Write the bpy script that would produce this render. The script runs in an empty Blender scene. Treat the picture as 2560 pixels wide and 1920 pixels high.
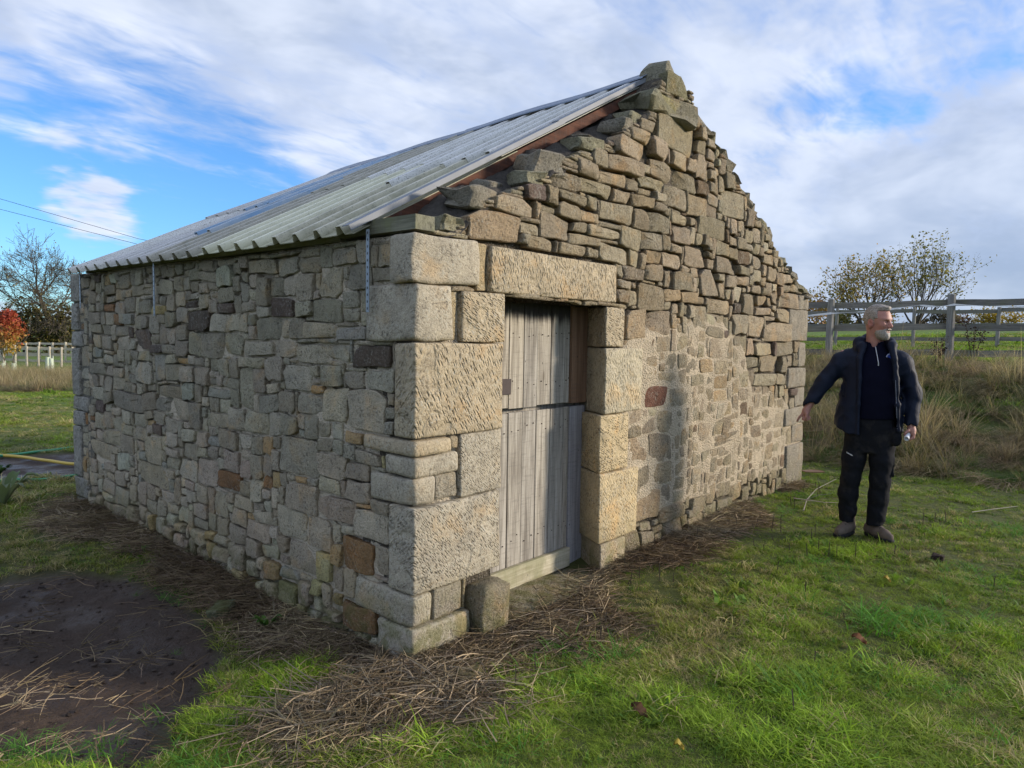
import bpy, bmesh, math, random
import numpy as np
from mathutils import Vector, Matrix

# ------------------------------------------------------------------ camera
scene = bpy.context.scene
C = scene.collection
rad = math.radians
CAM = Vector((-2.4157, -2.6990, 1.6))
FW = Vector((0.76053661, 0.6459816, -0.06551214))
RT = Vector((0.64809152, -0.7613934, 0.01604597))
UP = Vector((0.03951511, 0.05466141, 0.99772275))
cam_data = bpy.data.cameras.new('camera')
cam_data.sensor_fit = 'HORIZONTAL'
cam_data.sensor_width = 36.0
cam_data.lens = 36.0 * 1775.557 / 2560.0
cam_data.clip_start = 0.05
cam_data.clip_end = 6000
cam = bpy.data.objects.new('camera', cam_data)
C.objects.link(cam)
mw = Matrix.Identity(4)
for i in range(3):
    mw[i][0] = RT[i]; mw[i][1] = UP[i]; mw[i][2] = -FW[i]; mw[i][3] = CAM[i]
cam.matrix_world = mw
scene.camera = cam
FH = Vector((0.7620, 0.6476, 0)); RH = Vector((0.6476, -0.7620, 0))   # level forward / right of the viewer

# ------------------------------------------------------------------ sun and sky
SUN_AZ, SUN_EL = 43.0, 15.5          # degrees from the gable's normal towards +X; elevation
sun_vec = Vector((math.sin(rad(SUN_AZ)) * math.cos(rad(SUN_EL)), -math.cos(rad(SUN_AZ)) * math.cos(rad(SUN_EL)), math.sin(rad(SUN_EL))))
sl = bpy.data.lights.new('sun', 'SUN')
sl.energy = 2.7
sl.angle = rad(9.0)
sl.color = (1.0, 0.885, 0.73)
sun = bpy.data.objects.new('sun', sl)
sun.rotation_euler = sun_vec.to_track_quat('Z', 'Y').to_euler()
C.objects.link(sun)

world = bpy.data.worlds.new('World')
scene.world = world
world.use_nodes = True
wn = world.node_tree
wn.nodes.clear()


class NT:
    """small helper to write node graphs as expressions"""
    def __init__(s, tree): s.t = tree
    def n(s, typ, **kw):
        nd = s.t.nodes.new(typ)
        for k, v in kw.items(): setattr(nd, k, v)
        return nd
    def put(s, sock, v):
        if v is None: return
        if hasattr(v, 'is_output') or hasattr(v, 'links'): s.t.links.new(v, sock)
        else:
            if isinstance(v, (tuple, list)) and len(v) == 3 and sock.type == 'RGBA': v = (*v, 1)
            sock.default_value = v
    def math(s, op, a, b=None, c=None, clamp=False):
        nd = s.n('ShaderNodeMath', operation=op, use_clamp=clamp)
        for i, v in enumerate((a, b, c)): s.put(nd.inputs[i], v)
        return nd.outputs[0]
    def vmath(s, op, a, b=None):
        nd = s.n('ShaderNodeVectorMath', operation=op)
        s.put(nd.inputs[0], a); s.put(nd.inputs[1], b)
        return nd.outputs['Value'] if op in ('DOT_PRODUCT', 'LENGTH') else nd.outputs[0]
    def mix(s, f, a, b, mode='MIX'):
        nd = s.n('ShaderNodeMix', data_type='RGBA', blend_type=mode)
        s.put(nd.inputs[0], f); s.put(nd.inputs[6], a); s.put(nd.inputs[7], b)
        return nd.outputs[2]
    def ramp(s, v, lo, hi, a=0.0, b=1.0, smooth=True):
        nd = s.n('ShaderNodeMapRange', interpolation_type='SMOOTHSTEP' if smooth else 'LINEAR')
        for i, x in enumerate((v, lo, hi, a, b)): s.put(nd.inputs[i], x)
        return nd.outputs[0]
    def noise(s, vec, scale, detail=4, rough=0.55, dist=0.0, out=0):
        nd = s.n('ShaderNodeTexNoise')
        s.put(nd.inputs['Vector'], vec); s.put(nd.inputs['Scale'], scale)
        nd.inputs['Detail'].default_value = detail; nd.inputs['Roughness'].default_value = rough
        nd.inputs['Distortion'].default_value = dist
        return nd.outputs[out]
    def voro(s, vec, scale, feature='F1', rand=1.0, out=0):
        nd = s.n('ShaderNodeTexVoronoi', feature=feature)
        s.put(nd.inputs['Vector'], vec); s.put(nd.inputs['Scale'], scale)
        nd.inputs['Randomness'].default_value = rand
        return nd.outputs[out]
    def mapping(s, vec, scale=(1, 1, 1), rot=(0, 0, 0), loc=(0, 0, 0)):
        nd = s.n('ShaderNodeMapping')
        s.put(nd.inputs[0], vec)
        nd.inputs['Scale'].default_value = scale; nd.inputs['Rotation'].default_value = rot; nd.inputs['Location'].default_value = loc
        return nd.outputs[0]
    def bump(s, h, strength=0.4, dist=0.01, normal=None):
        nd = s.n('ShaderNodeBump')
        nd.inputs['Strength'].default_value = strength; nd.inputs['Distance'].default_value = dist
        s.put(nd.inputs['Height'], h); s.put(nd.inputs['Normal'], normal)
        return nd.outputs[0]
    def sep(s, vec):
        nd = s.n('ShaderNodeSeparateXYZ'); s.put(nd.inputs[0], vec); return nd.outputs
    def comb(s, x, y, z):
        nd = s.n('ShaderNodeCombineXYZ')
        for i, v in enumerate((x, y, z)): s.put(nd.inputs[i], v)
        return nd.outputs[0]


def view_dir(px, py):
    """direction of a point of the sky, given as a place in a 2560 x 1920 view from the camera"""
    return (FW + RT * ((px - 1280) / 1775.557) - UP * ((py - 960) / 1775.557)).normalized()


w = NT(wn)
sky = w.n('ShaderNodeTexSky', sky_type='NISHITA', sun_disc=False, sun_elevation=rad(SUN_EL), sun_rotation=math.atan2(sun_vec.x, sun_vec.y))
sky.altitude = 120; sky.air_density = 1.0; sky.dust_density = 0.4; sky.ozone_density = 2.5
wdir = w.n('ShaderNodeTexCoord').outputs['Generated']
dx_, dy_, dz_ = w.sep(wdir)
zc = w.math('ADD', w.math('MAXIMUM', dz_, 0.0), 0.16)
plane = w.comb(w.math('DIVIDE', dx_, zc), w.math('DIVIDE', dy_, zc), 0.0)


def blob(px, py, r0, r1):
    d = w.vmath('DOT_PRODUCT', wdir, tuple(view_dir(px, py)))
    return w.ramp(d, math.cos(rad(r0)), math.cos(rad(r1)))


# a broken layer: thin sheet clouds with fibres, thicker heaps towards the right-hand horizon
sheet = w.noise(w.mapping(plane, scale=(0.55, 1.1, 1), rot=(0, 0, rad(28)), loc=(2.3, 0.4, 0)), 0.8, 3, 0.5, 0.3)
fine = w.noise(w.mapping(plane, scale=(1.0, 2.4, 1), rot=(0, 0, rad(35))), 2.4, 4, 0.6, 0.4)
heap = w.noise(w.mapping(wdir, scale=(1, 1, 2.2)), 6.0, 4, 0.55, 0.2)
cov = w.math('ADD', w.math('MULTIPLY', sheet, 0.80), w.math('MULTIPLY', fine, 0.68))
cov = w.math('ADD', cov, -0.08)
for px_, py_, r0_, r1_, k_ in ((330, 520, 15, 4, -0.60), (60, 400, 8, 2, -0.15), (560, 640, 11, 3, -0.20), (760, 380, 8, 2, -0.12), (2380, 380, 13, 2, -0.13), (2060, 420, 9, 1, -0.14), (300, 40, 18, 6, 0.34), (1300, 60, 26, 8, 0.12), (2480, 640, 12, 5, 0.55), (2080, 620, 9, 3, 0.42), (2500, 170, 9, 3, 0.12)):
    cov = w.math('MULTIPLY_ADD', blob(px_, py_, r0_, r1_), k_, cov)
cov = w.math('ADD', cov, w.math('MULTIPLY', w.math('SUBTRACT', heap, 0.5), w.math('MULTIPLY_ADD', blob(2300, 400, 22, 8), 0.55, 0.12)))
ripple = w.noise(w.mapping(plane, scale=(1.0, 1.7, 1), rot=(0, 0, rad(-20))), 7.5, 3, 0.6, 0.6)
cov = w.math('MULTIPLY_ADD', w.math('SUBTRACT', ripple, 0.5), 0.42, cov)
small = w.math('MULTIPLY', blob(215, 490, 5.6, 0.2), w.ramp(heap, 0.36, 0.62))
low_l = w.math('MULTIPLY', blob(20, 780, 8, 1), w.ramp(heap, 0.35, 0.6))
cov = w.math('ADD', cov, w.math('MULTIPLY', w.math('MAXIMUM', small, low_l), 0.75))
cmask = w.ramp(cov, 0.24, 0.80)
thick = w.ramp(cov, 0.55, 1.1)
puffs = w.ramp(heap, 0.32, 0.68)
right_dark = w.math('MULTIPLY', blob(2350, 830, 17, 4), w.ramp(dz_, 0.19, 0.05))
c_lit = w.mix(w.math('MULTIPLY', puffs, w.ramp(fine, 0.3, 0.7)), (2.2, 2.6, 3.5), (3.85, 4.05, 4.5))
c_gry = w.mix(puffs, (1.8, 2.15, 2.85), (2.9, 3.2, 3.8))
ccol = w.mix(thick, c_lit, c_gry)
ccol = w.mix(w.math('MULTIPLY', right_dark, 0.8), ccol, w.mix(puffs, (1.3, 1.65, 2.35), (2.1, 2.4, 3.05)))
skyc = w.mix(1.0, sky.outputs[0], (0.42, 0.67, 0.97), 'MULTIPLY')
final = w.mix(w.math('MULTIPLY', cmask, 0.95), skyc, ccol)
bg = w.n('ShaderNodeBackground')
w.put(bg.inputs[0], final)
bg.inputs[1].default_value = 0.145
world.cycles.sampling_method = 'MANUAL'; world.cycles.sample_map_resolution = 256
wo = w.n('ShaderNodeOutputWorld')
wn.links.new(bg.outputs[0], wo.inputs[0])

vs = scene.view_settings
vs.view_transform = 'Standard'; vs.look = 'None'; vs.gamma = 1.0; vs.exposure = 0.86; vs.use_curve_mapping = False
scene.render.engine = 'CYCLES'
cy = scene.cycles
cy.max_bounces = 3; cy.diffuse_bounces = 2; cy.glossy_bounces = 1; cy.transmission_bounces = 4; cy.transparent_max_bounces = 8
cy.use_adaptive_sampling = True; cy.adaptive_threshold = 0.02
cy.caustics_reflective = False; cy.caustics_refractive = False

# ------------------------------------------------------------------ helpers
random.seed(7)
RNG = np.random.default_rng(7)


def _hash(ix, iy, iz, seed):
    h = (ix.astype(np.int64) * 374761393 + iy.astype(np.int64) * 668265263 + iz.astype(np.int64) * 2147483647 + seed * 974711) & 0x7fffffff
    h = ((h ^ (h >> 13)) * 1274126177) & 0x7fffffff
    h = ((h ^ (h >> 16)) * 668265263) & 0x7fffffff
    return (h & 0xffffff) / float(0xffffff) * 2 - 1


def vnoise(x, y, z=0.0, seed=0):
    x, y, z = np.broadcast_arrays(np.asarray(x, float), np.asarray(y, float), np.asarray(z, float))
    ix, iy, iz = np.floor(x), np.floor(y), np.floor(z)
    fx, fy, fz = x - ix, y - iy, z - iz
    fx, fy, fz = [t * t * (3 - 2 * t) for t in (fx, fy, fz)]
    r = 0
    for a in (0, 1):
        for b in (0, 1):
            for c in (0, 1):
                wgt = (fx if a else 1 - fx) * (fy if b else 1 - fy) * (fz if c else 1 - fz)
                r = r + wgt * _hash(ix + a, iy + b, iz + c, seed)
    return r


def fbm(x, y, z=0.0, seed=0, oct=3):
    r = 0; a = 1.0
    for o in range(oct):
        r = r + a * vnoise(np.asarray(x) * 2 ** o, np.asarray(y) * 2 ** o, np.asarray(z) * 2 ** o, seed + o * 17); a *= 0.5
    return r / (2 - 2 ** (1 - oct))


def sstep(x, a, b):
    t = np.clip((np.asarray(x, float) - a) / (b - a), 0, 1)
    return t * t * (3 - 2 * t)


def mesh_obj(name, verts, faces, mat=None, parent=None, smooth=False, cols=None, mats=None, sharp=None):
    me = bpy.data.meshes.new(name)
    me.from_pydata([tuple(v) for v in verts], [], [tuple(f) for f in faces])
    if cols is not None:
        at = me.attributes.new('col', 'FLOAT_COLOR', 'POINT')
        at.data.foreach_set('color', np.asarray(cols, np.float32).ravel())
    if smooth: me.polygons.foreach_set('use_smooth', [True] * len(me.polygons))
    if sharp: me.update(); me.set_sharp_from_angle(angle=sharp)
    if mat: me.materials.append(mat)
    for m_ in (mats or []): me.materials.append(m_)
    me.update()
    o = bpy.data.objects.new(name, me)
    C.objects.link(o)
    if parent is not None: o.parent = parent
    return o


class Geo:
    """collects shapes, then links them as one mesh object"""
    def __init__(s): s.v = []; s.f = []; s.c = []
    def add(s, verts, faces, col=(1, 1, 1, 1)):
        b = len(s.v)
        s.v.extend([tuple(map(float, v)) for v in verts]); s.f.extend([tuple(i + b for i in f) for f in faces]); s.c.extend([col] * len(verts))
    def box(s, lo, hi, M=None, col=(1, 1, 1, 1)):
        vs_ = [Vector((x, y, z)) for z in (lo[2], hi[2]) for y in (lo[1], hi[1]) for x in (lo[0], hi[0])]
        if M is not None: vs_ = [M @ v for v in vs_]
        s.add(vs_, [(0, 2, 3, 1), (4, 5, 7, 6), (0, 1, 5, 4), (1, 3, 7, 5), (3, 2, 6, 7), (2, 0, 4, 6)], col)
    def tube(s, pts, rads, n=6, cap=True, col=(1, 1, 1, 1)):
        pts = [Vector(p) for p in pts]
        if not hasattr(rads, '__len__'): rads = [rads] * len(pts)
        rings = []; ref = None
        for i, p in enumerate(pts):
            t = (pts[min(i + 1, len(pts) - 1)] - pts[max(i - 1, 0)])
            t = t.normalized() if t.length > 1e-9 else Vector((0, 0, 1))
            if ref is None: ref = Vector((1, 0, 0)) if abs(t.x) < 0.8 else Vector((0, 1, 0))
            a = (ref - t * ref.dot(t)).normalized(); ref = a; b = t.cross(a)
            rings.append([p + (a * math.cos(2 * math.pi * k / n) + b * math.sin(2 * math.pi * k / n)) * rads[i] for k in range(n)])
        vs_ = [v for r in rings for v in r]
        fs = [(i * n + k, i * n + (k + 1) % n, (i + 1) * n + (k + 1) % n, (i + 1) * n + k) for i in range(len(pts) - 1) for k in range(n)]
        if cap:
            fs.append(tuple(range(n - 1, -1, -1))); fs.append(tuple((len(pts) - 1) * n + k for k in range(n)))
        s.add(vs_, fs, col)
    def build(s, name, mat, parent=None, smooth=False, cols=False, sharp=None):
        return mesh_obj(name, s.v, s.f, mat, parent, smooth, s.c if cols else None, sharp=sharp)


def thing(name, label, cat, loc=(0, 0, 0), rotz=0.0, group=None):
    o = bpy.data.objects.new(name, None)
    o.empty_display_size = 0.2
    C.objects.link(o); o.location = loc; o.rotation_euler = (0, 0, rotz)
    return tag(o, label, cat, group)


def tag(o, label=None, cat=None, group=None, kind=None):
    if label: o['label'] = label
    if cat: o['category'] = cat
    if group: o['group'] = group
    if kind: o['kind'] = kind
    return o


def new_mat(name, rough=0.85, spec=0.3):
    m = bpy.data.materials.new(name); m.use_nodes = True
    t = NT(m.node_tree)
    b = m.node_tree.nodes['Principled BSDF']
    b.inputs['Roughness'].default_value = rough
    b.inputs['Specular IOR Level'].default_value = spec
    return m, t, b


def pos(t): return t.n('ShaderNodeNewGeometry').outputs['Position']
def objc(t): return t.n('ShaderNodeTexCoord').outputs['Object']
def attr(t, name, typ='GEOMETRY', out='Color'): return t.n('ShaderNodeAttribute', attribute_name=name, attribute_type=typ).outputs[out]


def simple_mat(name, col, rough=0.8, var=0.25, scale=20, bump=0.2, bdist=0.004, spec=0.3, use_pos=False, metal=0.0):
    m, t, b = new_mat(name, rough, spec)
    P = pos(t) if use_pos else objc(t)
    nz = t.noise(P, scale, 6, 0.6)
    t.put(b.inputs['Base Color'], t.mix(1.0, col, t.mix(nz, (1 - var,) * 3, (1 + var,) * 3), 'MULTIPLY'))
    b.inputs['Metallic'].default_value = metal
    if bump: t.put(b.inputs['Normal'], t.bump(t.noise(P, scale * 4, 5, 0.6), bump, bdist))
    return m

# ------------------------------------------------------------------ materials of the building
def stone_material(name, tooled=False):
    m, t, b = new_mat(name, 0.92, 0.2)
    P = pos(t)
    base = attr(t, 'col')
    n1 = t.noise(P, 10, 4, 0.6); n2 = t.noise(P, 60, 4, 0.7); n3 = t.noise(P, 210, 2, 0.7)
    col = t.mix(1.0, base, t.mix(n1, (0.50, 0.50, 0.51), (1.50, 1.46, 1.38)), 'MULTIPLY')
    # ochre iron staining in blotches
    rn = t.noise(P, 4.5, 3, 0.6, 0.5)
    rust = t.math('MULTIPLY', t.ramp(rn, 0.52, 0.72), 0.40 if not tooled else 0.38)
    col = t.mix(rust, col, t.mix(1.0, col, (1.38, 0.98, 0.52), 'MULTIPLY'))
    # grain: pale grey lichen crust and dark specks
    crust = t.ramp(t.noise(P, 7, 3, 0.6), 0.38, 0.62)      # the speckle comes and goes over the block
    col = t.mix(t.math('MULTIPLY', t.ramp(n2, 0.50, 0.66), t.math('MULTIPLY_ADD', crust, 0.5, 0.22)), col, (0.46, 0.44, 0.37) if tooled else (0.38, 0.365, 0.31))
    col = t.mix(t.math('MULTIPLY', t.ramp(n2, 0.49, 0.36), t.math('MULTIPLY_ADD', crust, 0.45, 0.30)), col, (0.085, 0.076, 0.060))
    col = t.mix(t.math('MULTIPLY', t.ramp(n3, 0.52, 0.36), 0.40), col, (0.07, 0.062, 0.05))
    # moss growing up from the damp foot
    z = t.sep(P)[2]
    moss = t.math('MULTIPLY', t.ramp(z, 0.42, -0.08), t.ramp(n1, 0.36, 0.62))
    col = t.mix(t.math('MULTIPLY', moss, 0.78), col, t.mix(n2, (0.06, 0.066, 0.016), (0.16, 0.155, 0.05)))
    t.put(b.inputs['Base Color'], col)
    if tooled:
        # rows of oblique punch marks left by the mason's chisel
        at = attr(t, 'tool', out='Vector')
        pk = t.voro(t.mapping(at, scale=(74, 27, 0)), 1.0, rand=0.75)
        pits = t.ramp(pk, 0.10, 0.55)
        zone = t.ramp(rn, 0.36, 0.50)
        zone = t.math('MULTIPLY', zone, t.sep(at)[2])
        h = t.math('ADD', t.math('MULTIPLY', t.math('MULTIPLY', pits, zone), 1.2), t.math('ADD', t.math('MULTIPLY', n3, 0.25), t.math('MULTIPLY', n2, 0.55)))
        t.put(b.inputs['Normal'], t.bump(h, 0.95, 0.013))
    else:
        h = t.math('ADD', t.math('ADD', t.math('MULTIPLY', n2, 1.0), t.math('MULTIPLY', n3, 0.45)), t.math('MULTIPLY', n1, 1.6))
        t.put(b.inputs['Normal'], t.bump(h, 1.0, 0.022))
    return m


M_STONE = stone_material('rubble_sandstone')
M_ASHLAR = stone_material('tooled_sandstone', True)


def mortar_material():
    m, t, b = new_mat('lime_mortar', 0.95, 0.2)
    P = pos(t)
    n1 = t.noise(P, 6, 3, 0.6); n2 = t.noise(P, 55, 4, 0.7); gr = t.voro(P, 70)
    base = attr(t, 'col')
    col = t.mix(1.0, base, t.mix(n1, (0.72, 0.72, 0.72), (1.28, 1.26, 1.22)), 'MULTIPLY')
    col = t.mix(t.ramp(gr, 0.30, 0.12), col, t.mix(n2, (0.16, 0.14, 0.11), (0.50, 0.47, 0.41)))
    z = t.sep(P)[2]
    moss = t.math('MULTIPLY', t.ramp(z, 0.3, -0.1), t.ramp(n1, 0.38, 0.6))
    col = t.mix(t.math('MULTIPLY', moss, 0.8), col, (0.06, 0.062, 0.02))
    t.put(b.inputs['Base Color'], col)
    t.put(b.inputs['Normal'], t.bump(t.math('ADD', n2, t.math('ADD', t.math('MULTIPLY', gr, -0.6), t.math('MULTIPLY', n1, 1.5))), 1.0, 0.022))
    return m


M_MORTAR = mortar_material()
M_RUBBLE = simple_mat('packed_earth_and_rubble', (0.10, 0.088, 0.075), 0.95, 0.6, 30, 1.0, 0.03, use_pos=True)


def wood_material(name, c0, c1, axis=2, green=0.0, stain=False, rough=0.85):
    """weathered boards: grain along the given object axis"""
    m, t, b = new_mat(name, rough, 0.25)
    P = objc(t)
    rnd = t.n('ShaderNodeObjectInfo').outputs['Random']
    P = t.vmath('ADD', P, t.comb(t.math('MULTIPLY', rnd, 17.0), t.math('MULTIPLY', rnd, 5.0), t.math('MULTIPLY', rnd, 29.0)))
    sc = [26, 26, 26]; sc[axis] = 1.3
    g1 = t.noise(t.mapping(P, scale=sc), 1.0, 7, 0.65, 0.35)
    sc2 = [110, 110, 110]; sc2[axis] = 4
    g2 = t.noise(t.mapping(P, scale=sc2), 1.0, 4, 0.6)
    sw = [9, 9, 9]; sw[axis] = 75
    saw = t.noise(t.mapping(P, scale=sw), 1.0, 3, 0.6)
    f = t.math('ADD', t.math('MULTIPLY', g1, 0.65), t.math('MULTIPLY', g2, 0.35))
    col = t.mix(t.ramp(f, 0.34, 0.66), c0, c1)
    col = t.mix(t.math('MULTIPLY', t.ramp(saw, 0.5, 0.7), 0.22), col, (0.09, 0.085, 0.08))
    sk = [5.5, 5.5, 5.5]; sk[axis] = 2.1
    kn = t.voro(t.mapping(P, scale=sk), 1.0)
    col = t.mix(t.math('MULTIPLY', t.ramp(kn, 0.10, 0.05), 0.55), col, t.mix(1.0, col, (0.42, 0.36, 0.32), 'MULTIPLY'))
    col = t.mix(1.0, col, t.mix(rnd, (0.84, 0.85, 0.88), (1.12, 1.10, 1.06)), 'MULTIPLY')
    nz = t.ramp(t.voro(t.mapping(P, scale=(14, 14, 9)), 1.0), 0.09, 0.05)
    col = t.mix(t.math('MULTIPLY', nz, 0.7), col, (0.03, 0.026, 0.024))
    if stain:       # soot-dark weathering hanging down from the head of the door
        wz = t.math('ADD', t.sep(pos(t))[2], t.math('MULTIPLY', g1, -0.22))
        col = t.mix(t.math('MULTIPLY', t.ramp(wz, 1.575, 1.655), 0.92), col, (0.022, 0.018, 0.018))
    if green:
        col = t.mix(t.math('MULTIPLY', t.ramp(t.noise(P, 4, 4, 0.6), 0.45, 0.65), green), col, (0.16, 0.17, 0.06))
    t.put(b.inputs['Base Color'], col)
    t.put(b.inputs['Normal'], t.bump(t.math('ADD', t.math('MULTIPLY', f, 1.0), t.math('MULTIPLY', saw, 0.3)), 0.55, 0.006))
    return m


M_PLANK = wood_material('weathered_grey_planks', (0.20, 0.175, 0.142), (0.53, 0.485, 0.405), 2)
M_PLANK_TOP = wood_material('weathered_grey_planks_sooted', (0.20, 0.175, 0.142), (0.53, 0.485, 0.405), 2, stain=True)
M_BROWNWOOD = wood_material('brown_timber', (0.17, 0.098, 0.058), (0.30, 0.19, 0.12), 2)
M_PALEPOST = wood_material('pale_grey_timber', (0.28, 0.27, 0.28), (0.46, 0.45, 0.45), 2)
M_RAIL = wood_material('new_softwood_rail', (0.34, 0.30, 0.20), (0.56, 0.51, 0.38), 0, green=0.45)
M_BEAM = wood_material('greenish_beam', (0.13, 0.125, 0.085), (0.30, 0.285, 0.20), 1, green=0.5)
M_FENCE = wood_material('weathered_fence_wood', (0.11, 0.105, 0.092), (0.26, 0.245, 0.215), 0, green=0.25)
M_FENCEPOST = wood_material('weathered_fence_post', (0.15, 0.142, 0.13), (0.32, 0.305, 0.28), 2, green=0.15)
M_FARWOOD = wood_material('pale_fence_wood', (0.42, 0.37, 0.28), (0.62, 0.56, 0.45), 0)
M_REDBOARD = wood_material('red_brown_board', (0.055, 0.024, 0.016), (0.12, 0.048, 0.028), 0)


def sheet_material(name, c, lichen=0.5, moss=0.3, rough=0.7, blue=0.0):
    m, t, b = new_mat(name, rough, 0.3)
    P = pos(t)
    n1 = t.noise(t.mapping(P, scale=(2, 14, 2)), 1.0, 5, 0.6)
    n2 = t.noise(P, 85, 4, 0.7); n3 = t.noise(P, 8, 4, 0.6)
    col = t.mix(1.0, c, t.mix(n1, (0.72, 0.72, 0.70), (1.2, 1.2, 1.22)), 'MULTIPLY')
    col = t.mix(1.0, col, attr(t, 'col'), 'MULTIPLY')      # rib light and shade painted in: pans darker, crests lighter
    col = t.mix(t.math('MULTIPLY', t.ramp(n3, 0.42, 0.70), moss), col, (0.14, 0.145, 0.075))
    col = t.mix(t.math('MULTIPLY', t.ramp(n2, 0.54, 0.64), lichen), col, (0.12, 0.115, 0.095))
    if blue:        # the old clear-plastic sheets show patches of blue tarpaulin film
        col = t.mix(t.ramp(t.noise(t.mapping(P, scale=(2, 5, 2)), 1.0, 4, 0.6), 0.42, 0.60), col, (0.24, 0.38, 0.54))
    t.put(b.inputs['Base Color'], col)
    t.put(b.inputs['Normal'], t.bump(n2, 0.25, 0.004))
    return m


SHEETS = {
    'olive': sheet_material('sheet_olive', (0.60, 0.56, 0.43), 0.40, 0.35),
    'cream': sheet_material('sheet_cream', (0.76, 0.73, 0.56), 0.22, 0.1),
    'mossy': sheet_material('sheet_mossy_grey', (0.49, 0.46, 0.39), 0.45, 0.3),
    'white': sheet_material('sheet_white', (0.76, 0.74, 0.70), 0.6, 0.1),
    'grey': sheet_material('sheet_grey', (0.64, 0.62, 0.60), 0.3, 0.12),
    'blue': sheet_material('sheet_clear_blue', (0.44, 0.50, 0.56), 0.15, 0.1, 0.4, 1.0),
}
M_FLASH = simple_mat('light_grey_flashing', (0.22, 0.235, 0.26), 0.6, 0.2, 8, 0.05, use_pos=True)
M_RIDGE = simple_mat('blue_grey_ridge_metal', (0.20, 0.24, 0.31), 0.45, 0.2, 8, 0.05, use_pos=True)


def strap_material():
    m, t, b = new_mat('galvanised_strap', 0.45, 0.5)
    P = objc(t)
    b.inputs['Metallic'].default_value = 0.6
    x, y, z = t.sep(P)
    zz = t.math('ABSOLUTE', t.math('SUBTRACT', t.math('FRACT', t.math('MULTIPLY', z, 28.0)), 0.5))
    hole = t.math('MULTIPLY', t.ramp(zz, 0.22, 0.12), t.ramp(t.math('ABSOLUTE', y), 0.006, 0.004))
    t.put(b.inputs['Base Color'], t.mix(hole, t.mix(t.noise(P, 30, 4), (0.20, 0.24, 0.28), (0.32, 0.36, 0.40)), (0.03, 0.03, 0.03)))
    return m


M_STRAP = strap_material()

# ------------------------------------------------------------------ ground
WL, LL_, HE = 5.87, 4.72, 2.116        # gable width, side wall length, eaves height


def plan(a, d):
    return CAM.x + RH.x * a + FH.x * d, CAM.y + RH.y * a + FH.y * d


def height(x, y):
    x = np.asarray(x, float); y = np.asarray(y, float)
    d = (x - CAM.x) * FH.x + (y - CAM.y) * FH.y
    a = (x - CAM.x) * RH.x + (y - CAM.y) * RH.y
    h = -0.16 * np.exp(-((x + 0.9) ** 2 + (y - 0.9) ** 2) / (2 * 1.05 ** 2)) - 0.085 * np.exp(-((x - 1.0) ** 2 + (y + 0.25) ** 2) / (2 * 0.62 ** 2))
    bank = sstep(x, 6.9, 12.6) * sstep(a, 0.0, 3.5) * 1.22
    field = np.clip(x - 12.6, 0, 34) * 0.048 * sstep(a, 2.0, 8.0)
    crest = -np.clip(x - 50, 0, 60) * 0.05 * sstep(a, 2.0, 8.0)
    lft = -0.55 * sstep(d, 10, 40) * sstep(-a, -2, 4)
    h = h + bank + field + crest + lft
    near = np.exp(-np.clip(d - 4, 0, 99) / 14)
    h = h + 0.022 * fbm(x * 1.3, y * 1.3, 0, 3, 3) * near + (0.02 + 0.10 * sstep(d, 12, 40)) * fbm(x * 0.22, y * 0.22, 0, 5, 3)
    # keep the sheet below the floor inside the walls
    return h


def mud_mask(x, y):
    x = np.asarray(x, float); y = np.asarray(y, float)
    n = fbm(x * 1.4, y * 1.4, 0, 11, 4)
    e1 = ((x + 1.15) / 0.72) ** 2 + ((y - 1.65) / 1.35) ** 2
    m1 = sstep(1.0 - e1 + 0.55 * n, -0.1, 0.25)
    e2 = ((x - 0.2) / 1.4) ** 2 + ((y - 7.0) / 1.0) ** 2
    m2 = sstep(1.0 - e2 + 0.5 * n, -0.05, 0.3)
    return np.maximum(m1, m2)


def straw_mask(x, y):
    """the litter of dead stalks that lies along the foot of the walls"""
    x = np.asarray(x, float); y = np.asarray(y, float)
    n = fbm(x * 1.1, y * 1.1, 0, 23, 4)
    g = sstep(0.58 + 0.55 * n - (-y) - np.clip(x - 2.6, 0, 9) * 0.16, 0.0, 0.40) * (y < 0.05) * sstep(x, -1.1, -0.5) * sstep(6.2 - x, 0, 0.6)
    s = sstep(0.50 + 0.45 * n - (-x), 0.0, 0.35) * (x < 0.05) * sstep(y, -0.9, -0.3) * sstep(5.0 - y, 0, 0.8)
    return np.clip(np.maximum(g, s), 0, 1)


def inside(x, y, m=0.0):
    return (x > -m) & (x < WL + m) & (y > -m) & (y < LL_ + m)


def axis_steps(lo, hi, n0, n1, step, grow):
    """coordinates: even steps between n0 and n1, growing steps beyond"""
    mid = list(np.arange(n0, n1 + 1e-6, step))
    s = step; v = n1; out = []
    while v < hi: s *= grow; v += s; out.append(v)
    s = step; v = n0; inn = []
    while v > lo: s *= grow; v -= s; inn.append(v)
    return np.array(inn[::-1] + mid + out)


ga = axis_steps(-2500, 2500, -4.2, 5.5, 0.05, 1.14)
gd = axis_steps(-200, 3200, 1.9, 9.5, 0.05, 1.12)
A_, D_ = np.meshgrid(ga, gd)
GX, GY = plan(A_, D_)
GZ = height(GX, GY)
mudv = mud_mask(GX, GY); strv = straw_mask(GX, GY)
GZ = GZ + 0.02 * strv * (0.6 + fbm(GX * 6, GY * 6, 0, 31, 3)) - 0.03 * mudv + 0.012 * mudv * fbm(GX * 7, GY * 7, 0, 37, 3)
nr, nc = A_.shape
idx = np.arange(nr * nc).reshape(nr, nc)
quads = np.stack([idx[:-1, :-1], idx[:-1, 1:], idx[1:, 1:], idx[1:, :-1]], -1).reshape(-1, 4)
gcol = np.stack([mudv, strv, 1 - sstep(D_, 7, 20), np.ones_like(mudv)], -1).reshape(-1, 4)


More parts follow.
